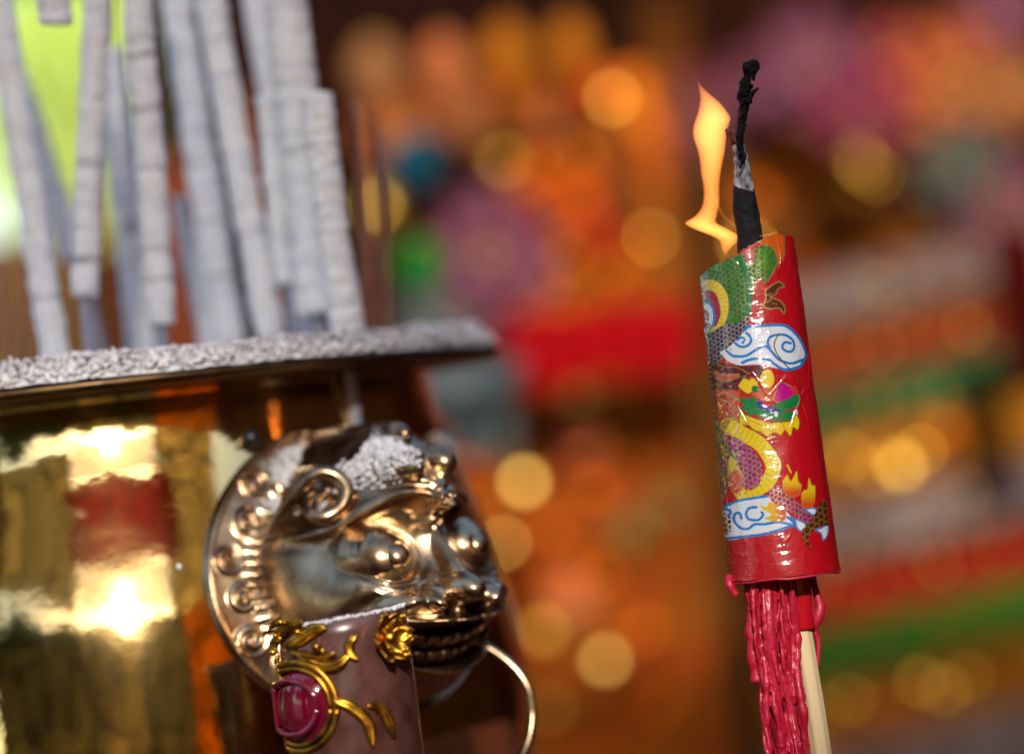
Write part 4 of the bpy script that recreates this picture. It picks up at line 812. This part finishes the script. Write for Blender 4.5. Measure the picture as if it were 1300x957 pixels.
def sheer(name, c, w_=.55):
    m = bpy.data.materials.new(name); m.use_nodes = True; N = m.node_tree.nodes; N.clear(); L = m.node_tree.links
    ou = N.new('ShaderNodeOutputMaterial'); mx = N.new('ShaderNodeMixShader'); d = N.new('ShaderNodeBsdfDiffuse'); t = N.new('ShaderNodeBsdfTranslucent')
    ns = N.new('ShaderNodeTexNoise'); ns.inputs['Scale'].default_value = 2.6; ns.inputs['Detail'].default_value = 6; rp_ = N.new('ShaderNodeValToRGB'); rp_.color_ramp.elements[0].color = (*[v*.38 for v in c], 1); rp_.color_ramp.elements[0].position = .35; rp_.color_ramp.elements[1].position = .68; rp_.color_ramp.elements[1].color = (*c, 1)
    tc = N.new('ShaderNodeTexCoord'); L.new(tc.outputs['Object'], ns.inputs['Vector']); L.new(ns.outputs['Fac'], rp_.inputs['Fac'])
    for q in (d, t): L.new(rp_.outputs['Color'], q.inputs['Color'])
    mx.inputs[0].default_value = w_; L.new(d.outputs[0], mx.inputs[1]); L.new(t.outputs[0], mx.inputs[2]); L.new(mx.outputs[0], ou.inputs['Surface']); return m
M['sheer_red'] = sheer('sheer_red', (.62, .012, .02)); M['sheer_cream'] = sheer('sheer_cream', (.80, .66, .34)); M['sheer_amber'] = sheer('sheer_amber', (.95, .38, .015)); M['sheer_straw'] = sheer('sheer_straw', (.62, .54, .30)); M['sheer_pale'] = sheer('sheer_pale', (.86, .86, .88), .75); nt_ = M['sheer_pale'].node_tree; tr_ = nt_.nodes.new('ShaderNodeBsdfTransparent'); m2_ = nt_.nodes.new('ShaderNodeMixShader'); m2_.inputs[0].default_value = .5; ou_ = [q for q in nt_.nodes if q.type == 'OUTPUT_MATERIAL'][0]; nt_.links.new(ou_.inputs[0].links[0].from_socket, m2_.inputs[1]); nt_.links.new(tr_.outputs[0], m2_.inputs[2]); nt_.links.new(m2_.outputs[0], ou_.inputs[0])
M['sheer_olive'] = sheer('sheer_olive', (.40, .34, .16)); M['sheer_white'] = sheer('sheer_white', (.60, .48, .24)); M['sheer_brown'] = sheer('sheer_brown', (.30, .10, .02), .3)
# added unseen cloth overhead: takes part of the sun off the incense
o = thing('sunshade', (.3, .1, 2.6), 'pale cloth awning overhead, added out of frame to shade the incense', 'sunshade')
mesh('sunshade_cloth', *box((-.02, -1.35, 2.64), (1.35, .70, .01)), M['sheer_pale'], o, smooth=False)
def panel(az1, az2, e1, e2, dist, m, name, label, cat, th=.06):
    P0 = np.array((.05, 1.05, 1.27)); am = R((az1+az2)/2); wd = 2*dist*math.tan(R(abs(az2-az1)/2)); z1, z2 = P0[2]+dist*math.tan(R(e1)), P0[2]+dist*math.tan(R(e2)); z1 = max(z1, 0)
    c = P0+np.array((math.sin(am), math.cos(am), 0))*dist; c[2] = (z1+z2)/2
    V, Fc = box((0, 0, 0), (wd, th, z2-z1)); V = V@np.array(Matrix.Rotation(-am, 3, 'Z')).T+c; return tag(mesh(name, V, Fc, M[m], smooth=False), label, cat)
bmat('hedgegreen', (.10, .13, .03), (.22, .22, .06), vs=6)
def pennant(azs, els, dist, m, name, label):
    P0 = np.array((.05, 1.05, 1.27)); V = []
    for a_, e_ in zip(azs, els):
        am = R(a_); d = np.array((math.sin(am), math.cos(am), 0)); V += [P0+d*dist+np.array((0, 0, dist*math.tan(R(e_)))), P0+d*(dist+.02)+np.array((0, 0, dist*math.tan(R(e_))))]
    n_ = len(azs); Fc = [tuple(range(0, 2*n_, 2)), tuple(range(1, 2*n_, 2))[::-1]]+[(2*i, 2*i+1, (2*i+3) % (2*n_), (2*i+2) % (2*n_)) for i in range(n_)]
    tag(mesh(name, V, Fc, M[m], smooth=False), label, 'banner')
pennant([-160, -166, 180, 160, 157, 166, 172, -172], [35.5, 33.6, 33.4, 35, 39, 41.5, 46, 45], 5.55, 'sheer_red', 'red_banner', 'red cloth banner high behind the camera')  # unseen, outline shaped for the red reflection in the brass
panel(142, 164.8, 22, 46, 5.6, 'sheer_cream', 'cream_banner', 'cream cloth banner beside the red one, behind the camera', 'banner', .01)  # unseen, reaches low to cover bright sky in the brass reflection
panel(-164.8, -122, 27, 46, 5.6, 'sheer_straw', 'added_olive_panel', 'added olive cloth left of the red banner, behind the camera, for the brass to reflect', 'banner', .01)  # added unseen, tints the upper left of the urn's reflection
panel(-168, -139, -25, 17.5, 4.2, 'sheer_olive', 'added_straw_panel', 'added straw coloured panel behind the camera at left, for the brass to reflect', 'screen', .01)  # added low panel, gives the brass a dull gold reflection
panel(-136, -120, -25, 35, 4.0, 'brown', 'pillar', 'brown pillar behind the camera at left', 'pillar', .3)
panel(163, 177.5, -25, 24, 4.0, 'sheer_olive', 'added_cream_panel', 'added dull cream panel behind the camera, for the brass to reflect', 'board')  # added out of view for the gold tone reflected in the urn
panel(175.5, 194, -25, 23, 4.12, 'sheer_white', 'added_white_panel', 'added thin white sheet far behind the camera, filling a bright gap in the brass reflection', 'sheet', .01)  # added to fill a bright sky gap reflected in the urn
panel(118, 163, -25, 26, 3.6, 'sheer_amber', 'added_amber_panel', 'added amber hanging right behind the camera, glowing in the brass reflection', 'hanging')  # added cloth, sun shines through it to glow orange in the brass
panel(62, 118, -25, 45, 3.4, 'sheer_brown', 'orange_hanging', 'orange lacquer wall at the right of the camera', 'wall')
mesh_wall = tag(mesh('side_wall', *box((2.4, .9, 1.5), (.1, 5.2, 3.0)), M['rustdark'], smooth=False), 'rust lacquered temple wall at the far right, outside the frame', 'wall') if bmat('rustdark', (.20, .055, .015), (.30, .10, .02), vs=5) else 0
M['shade_leaf'] = mat('leaves', (.07, .11, .02), .6, var=(.14, .17, .04), vscale=2)
def far_tree(az, dist, h, rad, seed, label):
    am = R(az); x, y = dist*math.sin(am), 1+dist*math.cos(am); t = thing('tree', (x, y, 0), label, 'tree'); rg = np.random.default_rng(seed)
    mesh('trunk', *tube(np.array([(x, y, 0), (x+.05, y, h*.5), (x-.05, y, h)]), np.array([.14, .10, .05]), 10), M['trunk'], t)
    n_ = 1700; q = rg.normal(size=(n_, 3)); q = q/np.linalg.norm(q, axis=1)[:, None]*rg.random((n_, 1))**.45*np.array((rad, rad, rad*.8)); q = q+.5*rad*np.stack([fbm(q*1.6/rad+k*7+seed, 2) for k in range(3)], -1)+np.array((x, y, h))
    e1 = rg.normal(size=(n_, 3)); e1 /= np.linalg.norm(e1, axis=1)[:, None]; e2 = np.cross(e1, rg.normal(size=(n_, 3))); e2 /= np.linalg.norm(e2, axis=1)[:, None]
    mesh('crown', np.stack([q-e1*.13, q+e2*.07, q+e1*.13, q-e2*.07], 1).reshape(-1, 3), np.arange(n_*4).reshape(-1, 4), M['shade_leaf'], t, smooth=False)
for a_ in [(-147, 6, 3.3, .75, 11, 'small tree rising over the olive hedge at left'), (-161, 6.4, 3.5, .7, 12, 'small tree rising over the olive hedge near the middle'), (-174, 6.4, 3.5, .55, 13, 'slim tree behind the white sheet'), (-136, 8, 3.4, 1.5, 2, 'broad leafy tree behind the camera at far left'), (-112, 7, 2.9, 1.4, 3, 'leafy tree left of the table'), (-88, 8, 3.6, 1.5, 4, 'tall leafy tree left of the urn'), (-62, 7, 2.4, 1.0, 5, 'small leafy tree left of the altar')]: far_tree(*a_)
panel(136, 141, -25, 25, 3.3, 'backdark', 'dark_post', 'dark post against the amber hanging', 'post', .1)
panel(92, 100, -25, 40, 3.1, 'backdark', 'dark_post', 'dark post against the orange wall', 'post', .1)
panel(70, 78, -25, 40, 3.1, 'redcloth', 'red_post', 'red post against the orange wall', 'post', .1)
panel(-92, -60, -25, 12, 4.5, 'hedgegreen', 'hedge', 'clipped olive hedge left of the table', 'hedge', .4)
sc.cycles.use_denoising = True
sc.cycles.max_bounces = 8; sc.cycles.sample_clamp_indirect = 6
